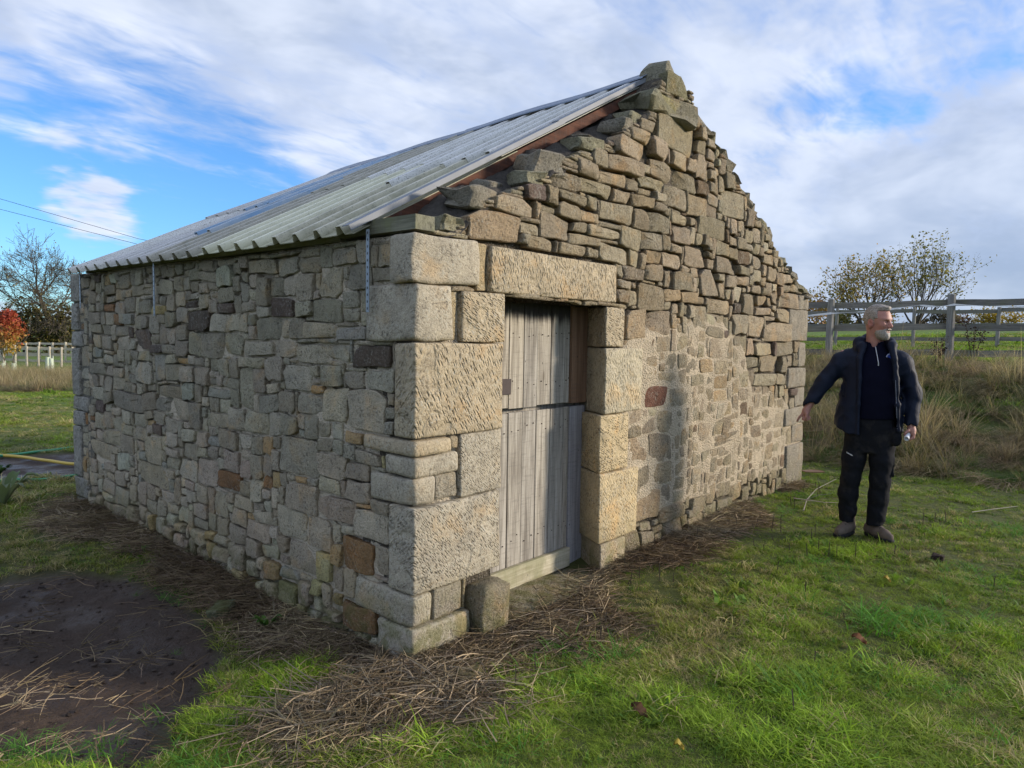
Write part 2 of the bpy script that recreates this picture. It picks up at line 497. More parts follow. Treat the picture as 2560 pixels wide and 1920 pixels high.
def ground_material():
    m, t, b = new_mat('field_soil_and_turf', 0.95, 0.25)
    P = pos(t)
    msk = t.n('ShaderNodeSeparateColor'); t.put(msk.inputs[0], attr(t, 'col'))
    mud, straw = msk.outputs[0], msk.outputs[1]
    n1 = t.noise(P, 1.2, 6, 0.6); n2 = t.noise(P, 14, 7, 0.65); n3 = t.noise(P, 90, 5, 0.7); big = t.noise(P, 0.12, 4, 0.5)
    turf = t.mix(n2, (0.055, 0.085, 0.016), (0.14, 0.21, 0.036))
    turf = t.mix(t.ramp(n1, 0.45, 0.7), turf, (0.15, 0.15, 0.05))
    turf = t.mix(t.math('MULTIPLY', t.ramp(big, 0.35, 0.65), 0.5), turf, (0.13, 0.235, 0.03))
    turf = t.mix(t.math('MULTIPLY', msk.outputs[2], 0.8), turf, t.mix(n2, (0.04, 0.042, 0.015), (0.12, 0.115, 0.04)))     # thatch and soil under the blades
    litter = t.mix(n2, (0.05, 0.036, 0.024), (0.16, 0.12, 0.08))
    mudc = t.mix(n2, (0.034, 0.022, 0.016), (0.115, 0.080, 0.058))
    mudc = t.mix(t.ramp(n1, 0.5, 0.7), mudc, (0.12, 0.092, 0.072))
    col = t.mix(straw, turf, litter)
    col = t.mix(mud, col, mudc)
    t.put(b.inputs['Base Color'], col)
    wet = t.ramp(t.noise(P, 2.4, 4, 0.55), 0.40, 0.60)
    t.put(b.inputs['Roughness'], t.math('SUBTRACT', 0.95, t.math('MULTIPLY', mud, t.math('ADD', 0.08, t.math('MULTIPLY', wet, 0.50)))))
    t.put(b.inputs['Normal'], t.bump(n3, 0.6, 0.012, t.bump(n2, 0.8, 0.045)))
    return m


M_GROUND = ground_material()
ground = mesh_obj('ground', np.stack([GX, GY, GZ], -1).reshape(-1, 3), quads, M_GROUND, None, True, gcol)
tag(ground, 'grassy field with trodden mud beside the stone building', None, None, 'structure')

# ------------------------------------------------------------------ the stone building
byre = thing('stone_building', 'small sandstone rubble building with corrugated roof and gable doorway', 'building', (0, 0, 0))

# places and sizes of the stones one can make out, as u0,v0,u1,v1 on the wall face with a letter for the kind of stone
SIDE_STONES = "d1.07,1.69,1.36,1.82 d0.17,1.42,0.51,1.56 t0.55,1.09,0.80,1.30 t0.22,1.08,0.55,1.31 t0.39,1.01,0.60,1.09 g1.54,1.09,1.72,1.38 g1.39,1.22,1.57,1.38 g0.90,1.25,1.19,1.41 g0.74,1.43,1.04,1.56 g0.52,1.44,0.74,1.56 g1.05,1.44,1.29,1.58 g1.30,1.44,1.65,1.56 g1.22,1.56,1.50,1.69 g0.66,1.58,0.95,1.68 b0.40,1.57,0.66,1.66 g0.59,1.67,0.87,1.79 g0.87,1.69,1.05,1.81 g0.36,1.86,0.54,1.97 g0.15,1.96,0.31,2.07 g0.44,1.95,0.69,2.08 g1.03,1.96,1.27,2.07 g1.26,1.97,1.60,2.07 g0.84,0.76,1.24,0.98 g0.14,1.29,0.41,1.42 g0.59,1.30,0.83,1.43 g0.41,1.31,0.57,1.41 g1.07,1.09,1.26,1.26 g0.81,1.13,1.06,1.26 g1.27,1.11,1.47,1.22 g1.37,0.94,1.65,1.09 g0.57,0.77,0.86,0.92 g0.86,0.53,1.18,0.70 t0.48,0.52,0.86,0.68 t0.17,0.47,0.50,0.66 g0.35,0.65,0.62,0.79 g0.63,0.66,1.04,0.78 g0.25,0.89,0.47,1.01 g0.94,0.32,1.25,0.58 g0.70,0.32,0.94,0.52 r0.31,0.28,0.59,0.51 g0.18,0.30,0.31,0.47 g0.85,0.14,1.15,0.35 r0.27,-0.06,0.60,0.14 m0.50,-0.20,0.81,-0.04 m0.04,-0.16,0.49,0.03 g0.88,-0.06,1.02,0.10 m0.98,-0.11,1.24,0.04 d3.10,1.45,3.36,1.62 d2.85,1.42,3.12,1.51 d2.13,1.61,2.45,1.76 d2.33,1.77,2.50,1.83 g1.67,1.44,1.92,1.61 g1.93,1.43,2.25,1.63 d1.79,1.72,2.01,1.81 b3.40,1.64,3.64,1.75 g3.57,1.75,3.75,1.86 g2.97,1.88,3.45,1.98 g1.55,1.09,1.85,1.38 b4.07,1.36,4.22,1.44 g3.99,1.19,4.30,1.31 g2.57,1.22,2.86,1.34 g3.90,0.45,4.37,0.63 g2.91,0.54,3.17,0.78 r1.72,0.52,2.03,0.66 t2.03,0.50,2.32,0.71 g2.31,0.51,2.62,0.67 g2.82,0.38,3.33,0.57 g3.24,0.94,3.80,1.10 g2.99,0.97,3.24,1.13 g2.76,0.98,2.99,1.11 g2.45,0.95,2.76,1.09 g2.26,0.90,2.47,1.10 g1.75,0.79,2.00,0.95 g2.35,0.81,2.56,0.93 g3.18,0.83,3.42,0.95 g2.62,1.09,2.98,1.21 b2.38,1.08,2.61,1.22 b1.84,1.16,2.20,1.22 g2.16,1.22,2.37,1.34 g3.06,1.21,3.35,1.38 t2.45,1.35,2.66,1.41 g1.37,0.95,1.65,1.09 g1.65,0.95,1.86,1.10 g1.86,0.94,2.15,1.06 g3.02,1.73,3.27,1.86 g2.65,1.88,2.90,2.00 g3.71,0.57,4.06,0.74 g3.44,0.57,3.73,0.74 t2.94,0.62,3.17,0.78"
GABLE_STONES = "t0.30,2.13,0.79,2.30 g0.55,2.27,0.94,2.41 g0.93,2.52,1.42,2.64 d0.69,2.40,1.04,2.52 g1.37,2.64,1.62,2.75 g1.72,2.74,2.15,2.88 g1.60,2.64,1.97,2.75 g1.78,2.87,2.31,3.02 g2.12,2.96,2.54,3.13 g2.37,3.07,3.06,3.32 m2.32,3.47,2.90,3.68 m2.05,3.32,2.78,3.45 g2.12,3.25,2.96,3.35 g2.01,3.09,2.38,3.22 g1.43,2.54,1.81,2.65 g1.64,2.41,2.04,2.55 g1.16,2.35,1.39,2.46 g1.01,2.21,1.30,2.37 g1.89,2.26,2.21,2.44 g2.25,2.40,2.62,2.55 g2.53,2.62,2.87,2.79 g2.71,2.80,3.02,2.96 g2.90,2.93,3.20,3.13 g1.66,2.13,2.06,2.27 g0.87,2.12,1.15,2.21 g1.17,2.12,1.49,2.22 g1.48,2.27,1.89,2.36 g1.31,2.21,1.68,2.29 g2.14,1.82,2.55,2.02 t2.56,1.89,2.83,2.01 g2.68,1.98,2.99,2.14 g3.16,1.98,3.51,2.19 g2.25,2.04,2.50,2.18 g1.95,2.02,2.24,2.13 g2.03,1.84,2.15,1.97 g2.89,2.60,3.24,2.79 l3.57,2.70,3.99,2.93 g3.10,2.47,3.64,2.65 g2.65,2.36,2.92,2.50 g2.86,2.19,3.31,2.37 g2.41,2.13,2.79,2.28 g3.44,2.21,3.93,2.35 g1.18,2.45,1.51,2.54 t1.39,2.35,1.63,2.45 g2.30,2.78,2.69,3.01 g2.59,2.95,2.88,3.11 g1.79,2.54,2.06,2.65 t2.06,2.54,2.34,2.66 g2.11,2.69,2.55,2.80 g2.19,2.27,2.47,2.41 g1.40,2.73,1.73,2.88 g1.13,2.73,1.38,2.85 g0.79,2.21,1.00,2.27 m0.34,2.29,0.55,2.36 m0.17,2.12,0.34,2.20 p2.30,1.07,2.66,1.24 o3.22,1.33,3.47,1.44 r4.04,0.86,4.29,1.02 t3.50,1.04,3.80,1.17 t2.00,1.59,2.29,1.83 t2.81,1.89,3.11,1.99 g4.17,1.32,4.53,1.45 g4.54,1.27,5.16,1.44 g4.42,1.15,4.92,1.28 g4.90,1.16,5.30,1.27 g4.97,1.45,5.46,1.59 g4.37,1.45,4.87,1.61 g4.67,1.61,5.31,1.80 g4.23,1.63,4.63,1.84 g3.84,1.64,4.19,1.84 g3.39,1.45,3.77,1.63 g2.62,1.05,3.09,1.22 g2.49,1.27,2.78,1.36 t2.08,0.68,2.37,0.88 g2.37,0.65,2.76,0.87 t2.21,0.20,2.60,0.44 t2.61,0.15,3.00,0.28 g2.44,0.46,2.75,0.65 g3.25,0.64,4.10,0.76 g2.44,1.50,2.68,1.63 g4.91,1.78,5.29,1.96 g5.08,1.94,5.56,2.12 g4.39,1.85,4.77,1.95 g4.07,1.86,4.40,2.06 g3.38,1.82,3.78,2.00"
KIND = {'g': (0.320, 0.290, 0.232), 'd': (0.110, 0.092, 0.088), 't': (0.42, 0.315, 0.19), 'b': (0.27, 0.285, 0.28), 'r': (0.22, 0.135, 0.075),
        'm': (0.26, 0.255, 0.16), 'l': (0.38, 0.36, 0.30), 'p': (0.14, 0.07, 0.055), 'o': (0.42, 0.26, 0.13), 'q': (0.33, 0.30, 0.24)}


def parse(s):
    return [(w_[0], *map(float, w_[1:].split(','))) for w_ in s.split()]


GTOP = np.array([(0, 2.12), (0.28, 2.17), (0.55, 2.38), (1.0, 2.55), (1.2, 2.70), (1.8, 2.98), (2.05, 3.12), (2.25, 3.25), (2.36, 3.40), (2.43, 3.55), (2.55, 3.65), (2.80, 3.66), (2.95, 3.56),
                 (3.08, 3.38), (3.3, 3.31), (3.52, 3.21), (3.94, 2.98), (4.92, 2.52), (5.5, 2.24), (5.87, 2.13)])


def gtop(u): return np.interp(u, GTOP[:, 0], GTOP[:, 1])


def flush_zone(u, v):
    """where the gable was repointed flush with mortar: 1 inside, 0 in the open-jointed rubble"""
    n = 0.22 * fbm(u * 1.6, v * 1.6, 0, 51, 3)
    lim = np.interp(u, [1.9, 2.2, 2.9, 3.6, 4.15, 4.4, 5.2, 5.6], [1.55, 1.7, 1.78, 1.84, 1.60, 1.20, 1.05, 0.9])
    return sstep(lim + n * 0.5 - v, -0.05, 0.07) * sstep(u, 1.9, 2.05) * sstep(v - 0.22 - 0.25 * n, -0.03, 0.03)


CELL = 0.025


def pack(u0, u1, v0, v1, fixed, blocked, size, seed):
    """fill a wall face with rough blocks laid in broken courses round the fixed stones"""
    rng = random.Random(seed)
    nu, nv = int(round((u1 - u0) / CELL)), int(round((v1 - v0) / CELL))
    occ = np.zeros((nv, nu), bool)
    us = u0 + (np.arange(nu) + 0.5) * CELL; vs_ = v0 + (np.arange(nv) + 0.5) * CELL
    UU, VV = np.meshgrid(us, vs_)
    occ |= blocked(UU, VV)
    out = []
    for k, a, b, c, d in fixed:
        i0, i1 = int(round((a - u0) / CELL)), int(round((c - u0) / CELL)); j0, j1 = int(round((b - v0) / CELL)), int(round((d - v0) / CELL))
        i0, j0 = max(i0, 0), max(j0, 0); i1, j1 = min(i1, nu), min(j1, nv)
        sub = occ[j0:j1, i0:i1]
        if sub.size == 0 or sub.mean() > 0.42: continue
        # shrink where an earlier stone already stands
        while i1 - i0 > 2 and occ[j0:j1, i0].mean() > 0.3: i0 += 1
        while i1 - i0 > 2 and occ[j0:j1, i1 - 1].mean() > 0.3: i1 -= 1
        while j1 - j0 > 2 and occ[j0, i0:i1].mean() > 0.3: j0 += 1
        while j1 - j0 > 2 and occ[j1 - 1, i0:i1].mean() > 0.3: j1 -= 1
        occ[j0:j1, i0:i1] = True
        out.append((k, u0 + i0 * CELL, v0 + j0 * CELL, u0 + i1 * CELL, v0 + j1 * CELL))
    for j in range(nv):
        i = 0
        while i < nu:
            if occ[j, i]: i += 1; continue
            run = 0
            while i + run < nu and not occ[j, i + run]: run += 1
            (wa, wb), (ha, hb) = size(us[i], vs_[j], rng)
            wd = max(2, int(round(rng.uniform(wa, wb) / CELL))); hh = max(2, int(round(rng.uniform(ha, hb) / CELL)))
            if rng.random() < 0.13: wd = max(2, int(wd * 0.45)); hh = max(2, int(hh * 0.6))
            if run - wd < 3: wd = run
            wd = min(wd, run)
            h_ = 0
            while h_ < hh and j + h_ < nv and not occ[j + h_, i:i + wd].any(): h_ += 1
            # close a thin slot left above the stone
            k2 = h_
            while k2 < h_ + 3 and j + k2 < nv and not occ[j + k2, i:i + wd].any(): k2 += 1
            if k2 < h_ + 3 and j + k2 < nv: h_ = k2
            occ[j:j + h_, i:i + wd] = True
            if wd * h_ >= 3: out.append((None, u0 + i * CELL, v0 + j * CELL, u0 + (i + wd) * CELL, v0 + (j + h_) * CELL))
            i += wd
    return out


def warp(u, v, seed):
    return u + 0.024 * fbm(u * 4, v * 4, 0, seed, 2), v + 0.024 * fbm(u * 4, v * 4, 0, seed + 9, 2)


def stone_shape(box, rng, seed, joint=0.008, proud=(0.0, 0.02), edge=0.010, rough=1.0, sag=0.05, jit=0.012, clip=None):
    """one rough block: returns (u, v, n) vertices and faces; n is the distance in front of the wall plane"""
    a, b, c, d = box
    W_, H_ = c - a, d - b
    g = min(joint, 0.14 * min(W_, H_))
    jit = min(jit, 0.12 * min(W_, H_))
    pts = []
    for pu, pv in ((a, b), (c, b), (c, d), (a, d)):
        qu, qv = warp(pu, pv, seed)
        pts.append([float(qu) + rng.uniform(-jit, jit), float(qv) + rng.uniform(-jit, jit)])
    # split the sides so that they can bow, and knock some corners off
    poly = []
    for k in range(4):
        p, q = pts[k], pts[(k + 1) % 4]
        L = math.hypot(q[0] - p[0], q[1] - p[1]) + 1e-6
        k0, k1 = [rng.uniform(0.03, 0.10) if rng.random() < 0.72 else rng.uniform(0.14, 0.30) for _ in range(2)]
        for tt in (k0, rng.uniform(0.4, 0.6), 1 - k1):
            nx, ny = -(q[1] - p[1]) / L, (q[0] - p[0]) / L
            off = rng.uniform(-0.05, 0.09) * min(W_, H_) if 0.3 < tt < 0.7 else 0.0
            poly.append([p[0] + (q[0] - p[0]) * tt + nx * off, p[1] + (q[1] - p[1]) * tt + ny * off])
    P = np.array(poly)
    nx_ = np.roll(P, -1, 0)
    P = np.stack([P * 0.89 + nx_ * 0.11, P * 0.11 + nx_ * 0.89], 1).reshape(-1, 2)
    P = P + np.stack([vnoise(P[:, 0] * 60, P[:, 1] * 60, 0, 4), vnoise(P[:, 0] * 60, P[:, 1] * 60, 9, 4)], 1) * 0.0035 * rough
    if clip is not None: P[:, 1] = np.minimum(P[:, 1], clip(P[:, 0]) + 0.01)
    cen = P.mean(0)
    ext = np.maximum(P.max(0) - P.min(0), 0.02)
    p0 = rng.uniform(*proud)
    tu, tv = rng.uniform(-sag, sag), rng.uniform(-sag, sag)
    mn = min(ext)
    e = min(edge, 0.16 * mn)
    cuts = []
    for _ in range(rng.choice((1, 2, 2, 3))):
        th = rng.uniform(0, 2 * math.pi)
        cuts.append((math.cos(th), math.sin(th), rng.uniform(0.12, 0.42), rng.uniform(0.10, 0.55) * rough))
    sd = rng.randrange(10000)
    def face_n(R):
        du, dv = R[:, 0] - cen[0], R[:, 1] - cen[1]
        nn = p0 + du * tu + dv * tv
        for cx_, cy_, of, sl_ in cuts:
            nn = nn - np.maximum(0, (du * cx_ + dv * cy_) - of * (abs(cx_) * ext[0] + abs(cy_) * ext[1])) * sl_
        return nn + fbm(R[:, 0] * 16, R[:, 1] * 16, sd * 0.37, 5, 2) * 0.008 * rough
    def ring(ins):
        s_ = np.maximum(1 - 2 * ins / ext, 0.04)
        return cen + (P - cen) * s_
    n = len(P)
    V = []
    R0 = ring(g * 0.5 + 0.006); V.append(np.column_stack([R0, np.full(n, -0.09)]))
    R1 = ring(g * 0.5); V.append(np.column_stack([R1, face_n(R1) - e]))
    R2 = ring(g * 0.5 + e * 0.75); V.append(np.column_stack([R2, face_n(R2) - e * 0.10]))
    R3 = ring(g * 0.5 + mn * 0.26); V.append(np.column_stack([R3, face_n(R3) + 0.002]))
    Rc = cen[None, :]; V.append(np.column_stack([Rc, face_n(Rc) + 0.003]))
    V = np.concatenate(V)
    F = []
    for r_ in range(3):
        for k in range(n): F.append((r_ * n + k, r_ * n + (k + 1) % n, (r_ + 1) * n + (k + 1) % n, (r_ + 1) * n + k))
    for k in range(n): F.append((3 * n + k, 3 * n + (k + 1) % n, 4 * n))
    return V, F


def to_side(V): return np.column_stack([-V[:, 2], V[:, 0], V[:, 1]])
def to_gable(V): return np.column_stack([V[:, 0], -V[:, 2], V[:, 1]])


def wall_core(name, u0, u1, v0, topf, nfun, colf, conv, thick, hole=None, step=0.035, flip=False):
    nu = int(math.ceil((u1 - u0) / step))
    vmax = max(float(topf(u)) for u in np.linspace(u0, u1, 80))
    nv = int(math.ceil((vmax - v0) / step))
    us = np.linspace(u0, u1, nu + 1)
    verts = []; cols = []
    U = np.repeat(us[:, None], nv + 1, 1)
    T = np.linspace(0, 1, nv + 1)[None, :]
    top = topf(us)[:, None]
    Vv = v0 + (top - v0) * T
    Nn = nfun(U, Vv)
    pts = np.stack([U, Vv, Nn], -1).reshape(-1, 3)
    cl = colf(U, Vv).reshape(-1, 4)
    ix = np.arange((nu + 1) * (nv + 1)).reshape(nu + 1, nv + 1)
    faces = []; edge = {}
    for i in range(nu):
        for j in range(nv):
            if hole is not None and hole(0.5 * (us[i] + us[i + 1]), 0.25 * (Vv[i, j] + Vv[i + 1, j] + Vv[i, j + 1] + Vv[i + 1, j + 1])): continue
            q = (ix[i, j], ix[i + 1, j], ix[i + 1, j + 1], ix[i, j + 1])
            faces.append(q if not flip else q[::-1])
            for a_, b_ in ((q[0], q[1]), (q[1], q[2]), (q[2], q[3]), (q[3], q[0])):
                key = (min(a_, b_), max(a_, b_)); edge[key] = edge.get(key, 0) + 1
    # return the edges of the face through the thickness of the wall
    bv = sorted({i for k, c_ in edge.items() if c_ == 1 for i in k})
    back = {}
    ext = []
    for i in bv:
        back[i] = len(pts) + len(ext); ext.append((pts[i][0], pts[i][1], -thick))
    for (a_, b_), c_ in edge.items():
        if c_ == 1: faces.append((a_, b_, back[b_], back[a_]))
    allp = np.concatenate([pts, np.array(ext)]); cl = np.concatenate([cl, cl[bv]])
    o = mesh_obj(name, conv(allp), faces, M_MORTAR, byre, True, cl)
    return o


def mortar_col(U, Vv, kind):
    n = fbm(U * 3, Vv * 3, 0, 61, 3)[..., None]
    if kind == 'side': base = np.array([0.55, 0.475, 0.365]) * np.ones((*U.shape, 1))
    else:
        z = flush_zone(U, Vv)[..., None]
        base = np.array([0.50, 0.42, 0.31]) * z + np.array([0.11, 0.093, 0.073]) * (1 - z)
    return np.concatenate([base * (1 + 0.18 * n), np.ones((*U.shape, 1))], -1)


def side_n(U, Vv):
    hollow = sstep(fbm(U * 3.1, Vv * 3.1, 0, 71, 3), 0.0, 0.4)
    return -0.016 - 0.035 * hollow + 0.014 * fbm(U * 9, Vv * 9, 0, 73, 3)


def gable_n(U, Vv):
    z = flush_zone(U, Vv)
    return z * (0.0045 + 0.010 * fbm(U * 9, Vv * 9, 0, 77, 3)) + (1 - z) * (-0.045 + 0.02 * fbm(U * 7, Vv * 7, 0, 79, 3))


DOOR = (0.66, 1.735, -0.02, 1.835)     # the doorway: x from, to; z from, to
side_wall = wall_core('side_wall', 0.02, LL_, -0.45, lambda u: np.full(np.shape(u), HE), side_n, lambda U, V: mortar_col(U, V, 'side'), to_side, 0.40)
gable_wall = wall_core('gable_wall', 0.02, WL, -0.45, lambda u: gtop(u) - 0.035, gable_n, lambda U, V: mortar_col(U, V, 'gable'), to_gable, 0.44,
                       hole=lambda u, v: DOOR[0] < u < 1.955 and DOOR[2] - 0.1 < v < DOOR[3])
tag(side_wall, 'grey shaded rubble wall under the eaves'); tag(gable_wall, 'sunlit rubble gable wall with stepped stone top')
# the two walls out of view
bw = Geo()
bw.box((WL - 0.42, 0.46, -0.4), (WL - 0.01, LL_ - 0.02, 2.08))
bw.build('rear_side_wall', M_STONE, byre, cols=True)
bg_ = Geo()
ring_ = [(0.0, -0.4)] + [(float(u), float(z) - 0.10 - 0.22 * (float(z) - 2.1) / 1.5) for u, z in GTOP] + [(WL, -0.4)]
nn_ = len(ring_)
bg_.add([(u, LL_ - 0.42, z) for u, z in ring_] + [(u, LL_ - 0.01, z) for u, z in ring_],
        [tuple(range(nn_)), tuple(range(2 * nn_ - 1, nn_ - 1, -1))] + [(i, nn_ + i, nn_ + (i + 1) % nn_, (i + 1) % nn_) for i in range(nn_)], (0.2, 0.19, 0.16, 1))
rear_gable = bg_.build('rear_gable_wall', M_STONE, byre, cols=True)

# dressed blocks: corner stones, jambs and lintel
ASH = []


def dressed(name, lo, hi, col, parent, seed, tool=(1, 0.6), r=0.012, wob=0.006, mat=None, splay=0.0):
    rng = random.Random(seed)
    dims = [hi[i] - lo[i] for i in range(3)]
    bm = bmesh.new()
    bmesh.ops.create_cube(bm, size=1.0)
    for v in bm.verts: v.co = Vector([lo[i] + (v.co[i] + 0.5) * dims[i] for i in range(3)])
    bmesh.ops.bevel(bm, geom=list(bm.edges), offset=r, segments=2, profile=0.6, affect='EDGES')
    long_e = [e for e in bm.edges if e.calc_length() > 0.11]
    bmesh.ops.subdivide_edges(bm, edges=long_e, cuts=3, use_grid_fill=True)
    if splay:
        for v in bm.verts: v.co.x += splay * max(0, (v.co.y - lo[1])) * (1 - (v.co.x - lo[0]) / dims[0])
    co = np.array([v.co for v in bm.verts])
    s = seed * 1.37
    off = np.stack([fbm(co[:, 0] * 9 + s + 40 * k, co[:, 1] * 9, co[:, 2] * 9, 83 + k, 3) for k in range(3)], -1) * wob
    off += np.stack([vnoise(co[:, 0] * 3 + s + 11 * k, co[:, 1] * 3, co[:, 2] * 3, 87 + k) for k in range(3)], -1) * wob
    for v, o in zip(bm.verts, off): v.co += Vector(o)
    me = bpy.data.meshes.new(name)
    bm.to_mesh(me); bm.free()
    me.polygons.foreach_set('use_smooth', [True] * len(me.polygons))
    n = len(me.vertices)
    at = me.attributes.new('col', 'FLOAT_COLOR', 'POINT'); at.data.foreach_set('color', np.tile(np.array((*col, 1), np.float32), n))
    # oblique tooling coordinates on the block's own faces
    co = np.empty(n * 3); me.vertices.foreach_get('co', co); co = co.reshape(-1, 3)
    h = co[:, 0] + co[:, 1]; z = co[:, 2]
    ca, sa = math.cos(tool[1]), math.sin(tool[1])
    tv = np.stack([(h * ca + z * sa) * tool[0] + seed, (-h * sa + z * ca) * tool[0], np.full(n, tool[2] if len(tool) > 2 else 1.0)], -1)
    at = me.attributes.new('tool', 'FLOAT_VECTOR', 'POINT'); at.data.foreach_set('vector', tv.astype(np.float32).ravel())
    me.materials.append(mat or M_ASHLAR)
    o = bpy.data.objects.new(name, me); C.objects.link(o); o.parent = parent
    return o


TAN, GRY, PAL, YEL = (0.45, 0.375, 0.26), (0.42, 0.375, 0.295), (0.52, 0.46, 0.335), (0.56, 0.45, 0.275)
# corner stones: x extent on the gable, y extent on the side wall, z from, z to, how proud, colour, tooling angle
QUOINS = [(0.452, 0.16, 1.872, 2.122, 0.022, GRY, 1.2, 0.014), (0.242, 0.38, 1.57, 1.862, 0.020, GRY, 0.9, 0.014), (0.655, 0.136, 1.078, 1.562, 0.024, TAN, 0.55, 0.006),
          (0.242, 0.40, 0.99, 1.07, 0.022, TAN, 0.3, 0.010), (0.30, 0.21, 0.876, 0.984, 0.020, GRY, 0.3, 0.012), (0.134, 0.345, 0.725, 0.868, 0.018, GRY, 0.3, 0.012),
          (0.648, 0.174, 0.266, 0.716, 0.026, GRY, 0.75, 0.006), (0.108, 0.465, 0.095, 0.258, 0.024, GRY, 0.4, 0.010), (0.385, 0.27, -0.10, 0.086, 0.034, GRY, 0.2, 0.014)]
for i, (xu, yu, z0, z1, p, c, ta, wb) in enumerate(QUOINS):
    dressed('corner_stone', (-p, -p, z0), (xu, yu, z1), c, gable_wall, 100 + i, ((1.0, 1.0, 0.8, 1, 1, 1, 1.25, 1, 1)[i], ta, (0.12, 0.15, 0.9, 0.2, 0.15, 0.1, 0.75, 0.2, 0.1)[i]), 0.014 if wb < 0.01 else 0.022, wb)
FACE = [  # other dressed blocks on the gable face: x0, x1, z0, z1, depth, proud, colour, angle
    ('jamb_stone', 0.318, 0.668, 1.572, 1.846, 0.40, 0.022, TAN, 1.1), ('jamb_stone', 0.312, 0.652, 0.724, 1.070, 0.40, 0.024, GRY, 0.8),
    ('jamb_stone', 1.742, 1.985, 1.545, 1.822, 0.40, 0.010, TAN, 1.3), ('jamb_stone', 1.738, 2.246, 1.074, 1.536, 0.40, 0.018, PAL, 0.35),
    ('jamb_stone', 1.690, 2.064, 0.664, 1.064, 0.40, 0.020, YEL, 1.2), ('jamb_stone', 1.682, 2.198, 0.168, 0.656, 0.40, 0.026, YEL, 0.6),
    ('jamb_stone', 1.706, 2.040, -0.14, 0.160, 0.40, 0.030, TAN, 0.4), ('lintel_stone', 0.548, 1.86, 1.852, 2.112, 0.40, 0.018, TAN, 0.25),
    ('wedge_stone', 0.250, 0.312, 1.575, 1.850, 0.20, -0.006, YEL, 1.4), ('wedge_stone', 0.460, 0.540, 1.858, 2.120, 0.20, -0.004, YEL, 1.4),
    ('packing_stone', 0.248, 0.305, 0.998, 1.066, 0.15, 0.012, TAN, 0.4), ('packing_stone', 0.142, 0.304, 0.730, 0.866, 0.20, 0.014, GRY, 0.4),
    ('packing_stone', 0.122, 0.345, 0.098, 0.262, 0.20, 0.020, GRY, 0.4),
]
for i, (nm, x0, x1, z0, z1, dp, p, c, ta) in enumerate(FACE):
    rough_ = nm in ('wedge_stone', 'packing_stone')
    dressed(nm, (x0, -p, z0), (x1, dp, z1), c, gable_wall, 130 + i, ((1.1, 1.4, 1.0, 0.85, 1.15, 0.9, 1, 0.9, 1, 1, 1, 1, 1)[i], ta, (1.0, 0.5, 0.9, 0.8, 0.9, 0.55, 0.2, 1.0, 0, 0, 0, 0, 0)[i]), 0.013, 0.012 if rough_ else 0.005, M_STONE if rough_ else None, 0.60 if nm == 'jamb_stone' and x0 > 1.5 else 0.0)
dressed('boulder', (0.42, -0.105, -0.28), (0.640, 0.10, 0.200), (0.36, 0.31, 0.215), gable_wall, 151, (1, 0.3), 0.03, 0.030, M_STONE)
dressed('threshold_stone', (0.68, -0.115, -0.30), (1.70, 0.40, -0.040), (0.36, 0.32, 0.22), gable_wall, 152, (1, 0.3), 0.035, 0.020, M_STONE)
# far corner of the side wall and right-hand corner of the gable
for i, (y0, z0, z1) in enumerate([(0.22, 1.86, 2.11), (0.14, 1.60, 1.85), (0.24, 1.45, 1.59), (0.17, 1.00, 1.44), (0.34, 0.86, 0.99), (0.25, 0.72, 0.85), (0.16, 0.24, 0.71), (0.30, 0.05, 0.23), (0.22, -0.25, 0.04)]):
    dressed('corner_stone', (-0.024, LL_ - y0, z0), (0.30, LL_ + 0.012, z1), (0.33, 0.315, 0.28), side_wall, 170 + i, (1, 0.5), 0.014, 0.007)
for i, (x0, z0, z1, p) in enumerate([(5.32, 1.615, 1.955, 0.02), (5.66, 1.325, 1.60, 0.01), (5.34, 1.095, 1.315, 0.02), (5.60, 0.88, 1.085, 0.01), (5.29, 0.69, 0.872, 0.02), (5.53, 0.475, 0.68, 0.01), (5.35, -0.25, 0.465, 0.03), (5.58, 1.965, 2.12, 0.02)]):
    dressed('corner_stone', (x0, -p, z0), (WL + 0.02, 0.46, z1), (0.37, 0.33, 0.265), gable_wall, 190 + i, (1, 0.5), 0.016, 0.010, M_STONE)


def blocked_gable(U, V):
    b = V > gtop(U) - 0.005
    for xu, yu, z0, z1, *_ in QUOINS: b |= (U < xu + 0.005) & (V > z0 - 0.005) & (V < z1 + 0.005)
    for nm, x0, x1, z0, z1, *_ in FACE: b |= (U > x0 - 0.005) & (U < x1 + 0.005) & (V > z0 - 0.005) & (V < z1 + 0.005)
    for x0, z0, z1 in ((5.32, 1.615, 1.955), (5.66, 1.325, 1.60), (5.34, 1.095, 1.315), (5.60, 0.88, 1.085), (5.29, 0.69, 0.872), (5.53, 0.475, 0.68), (5.35, -0.45, 0.465), (5.58, 1.965, 2.12)):
        b |= (U > x0 - 0.005) & (V > z0 - 0.005) & (V < z1 + 0.005)
    b |= (U > 0.38) & (U < 1.80) & (V < DOOR[3])
    return b


def blocked_side(U, V):
    b = np.zeros(U.shape, bool)
    for xu, yu, z0, z1, *_ in QUOINS: b |= (U < yu + 0.005) & (V > z0 - 0.005) & (V < z1 + 0.005)
    for y0, z0, z1 in ((0.22, 1.86, 2.11), (0.14, 1.60, 1.85), (0.24, 1.45, 1.59), (0.17, 1.00, 1.44), (0.34, 0.86, 0.99), (0.25, 0.72, 0.85), (0.16, 0.24, 0.71), (0.30, 0.05, 0.23), (0.22, -0.25, 0.04)):
        b |= (U > LL_ - y0 - 0.005) & (V > z0 - 0.005) & (V < z1 + 0.005)
    return b


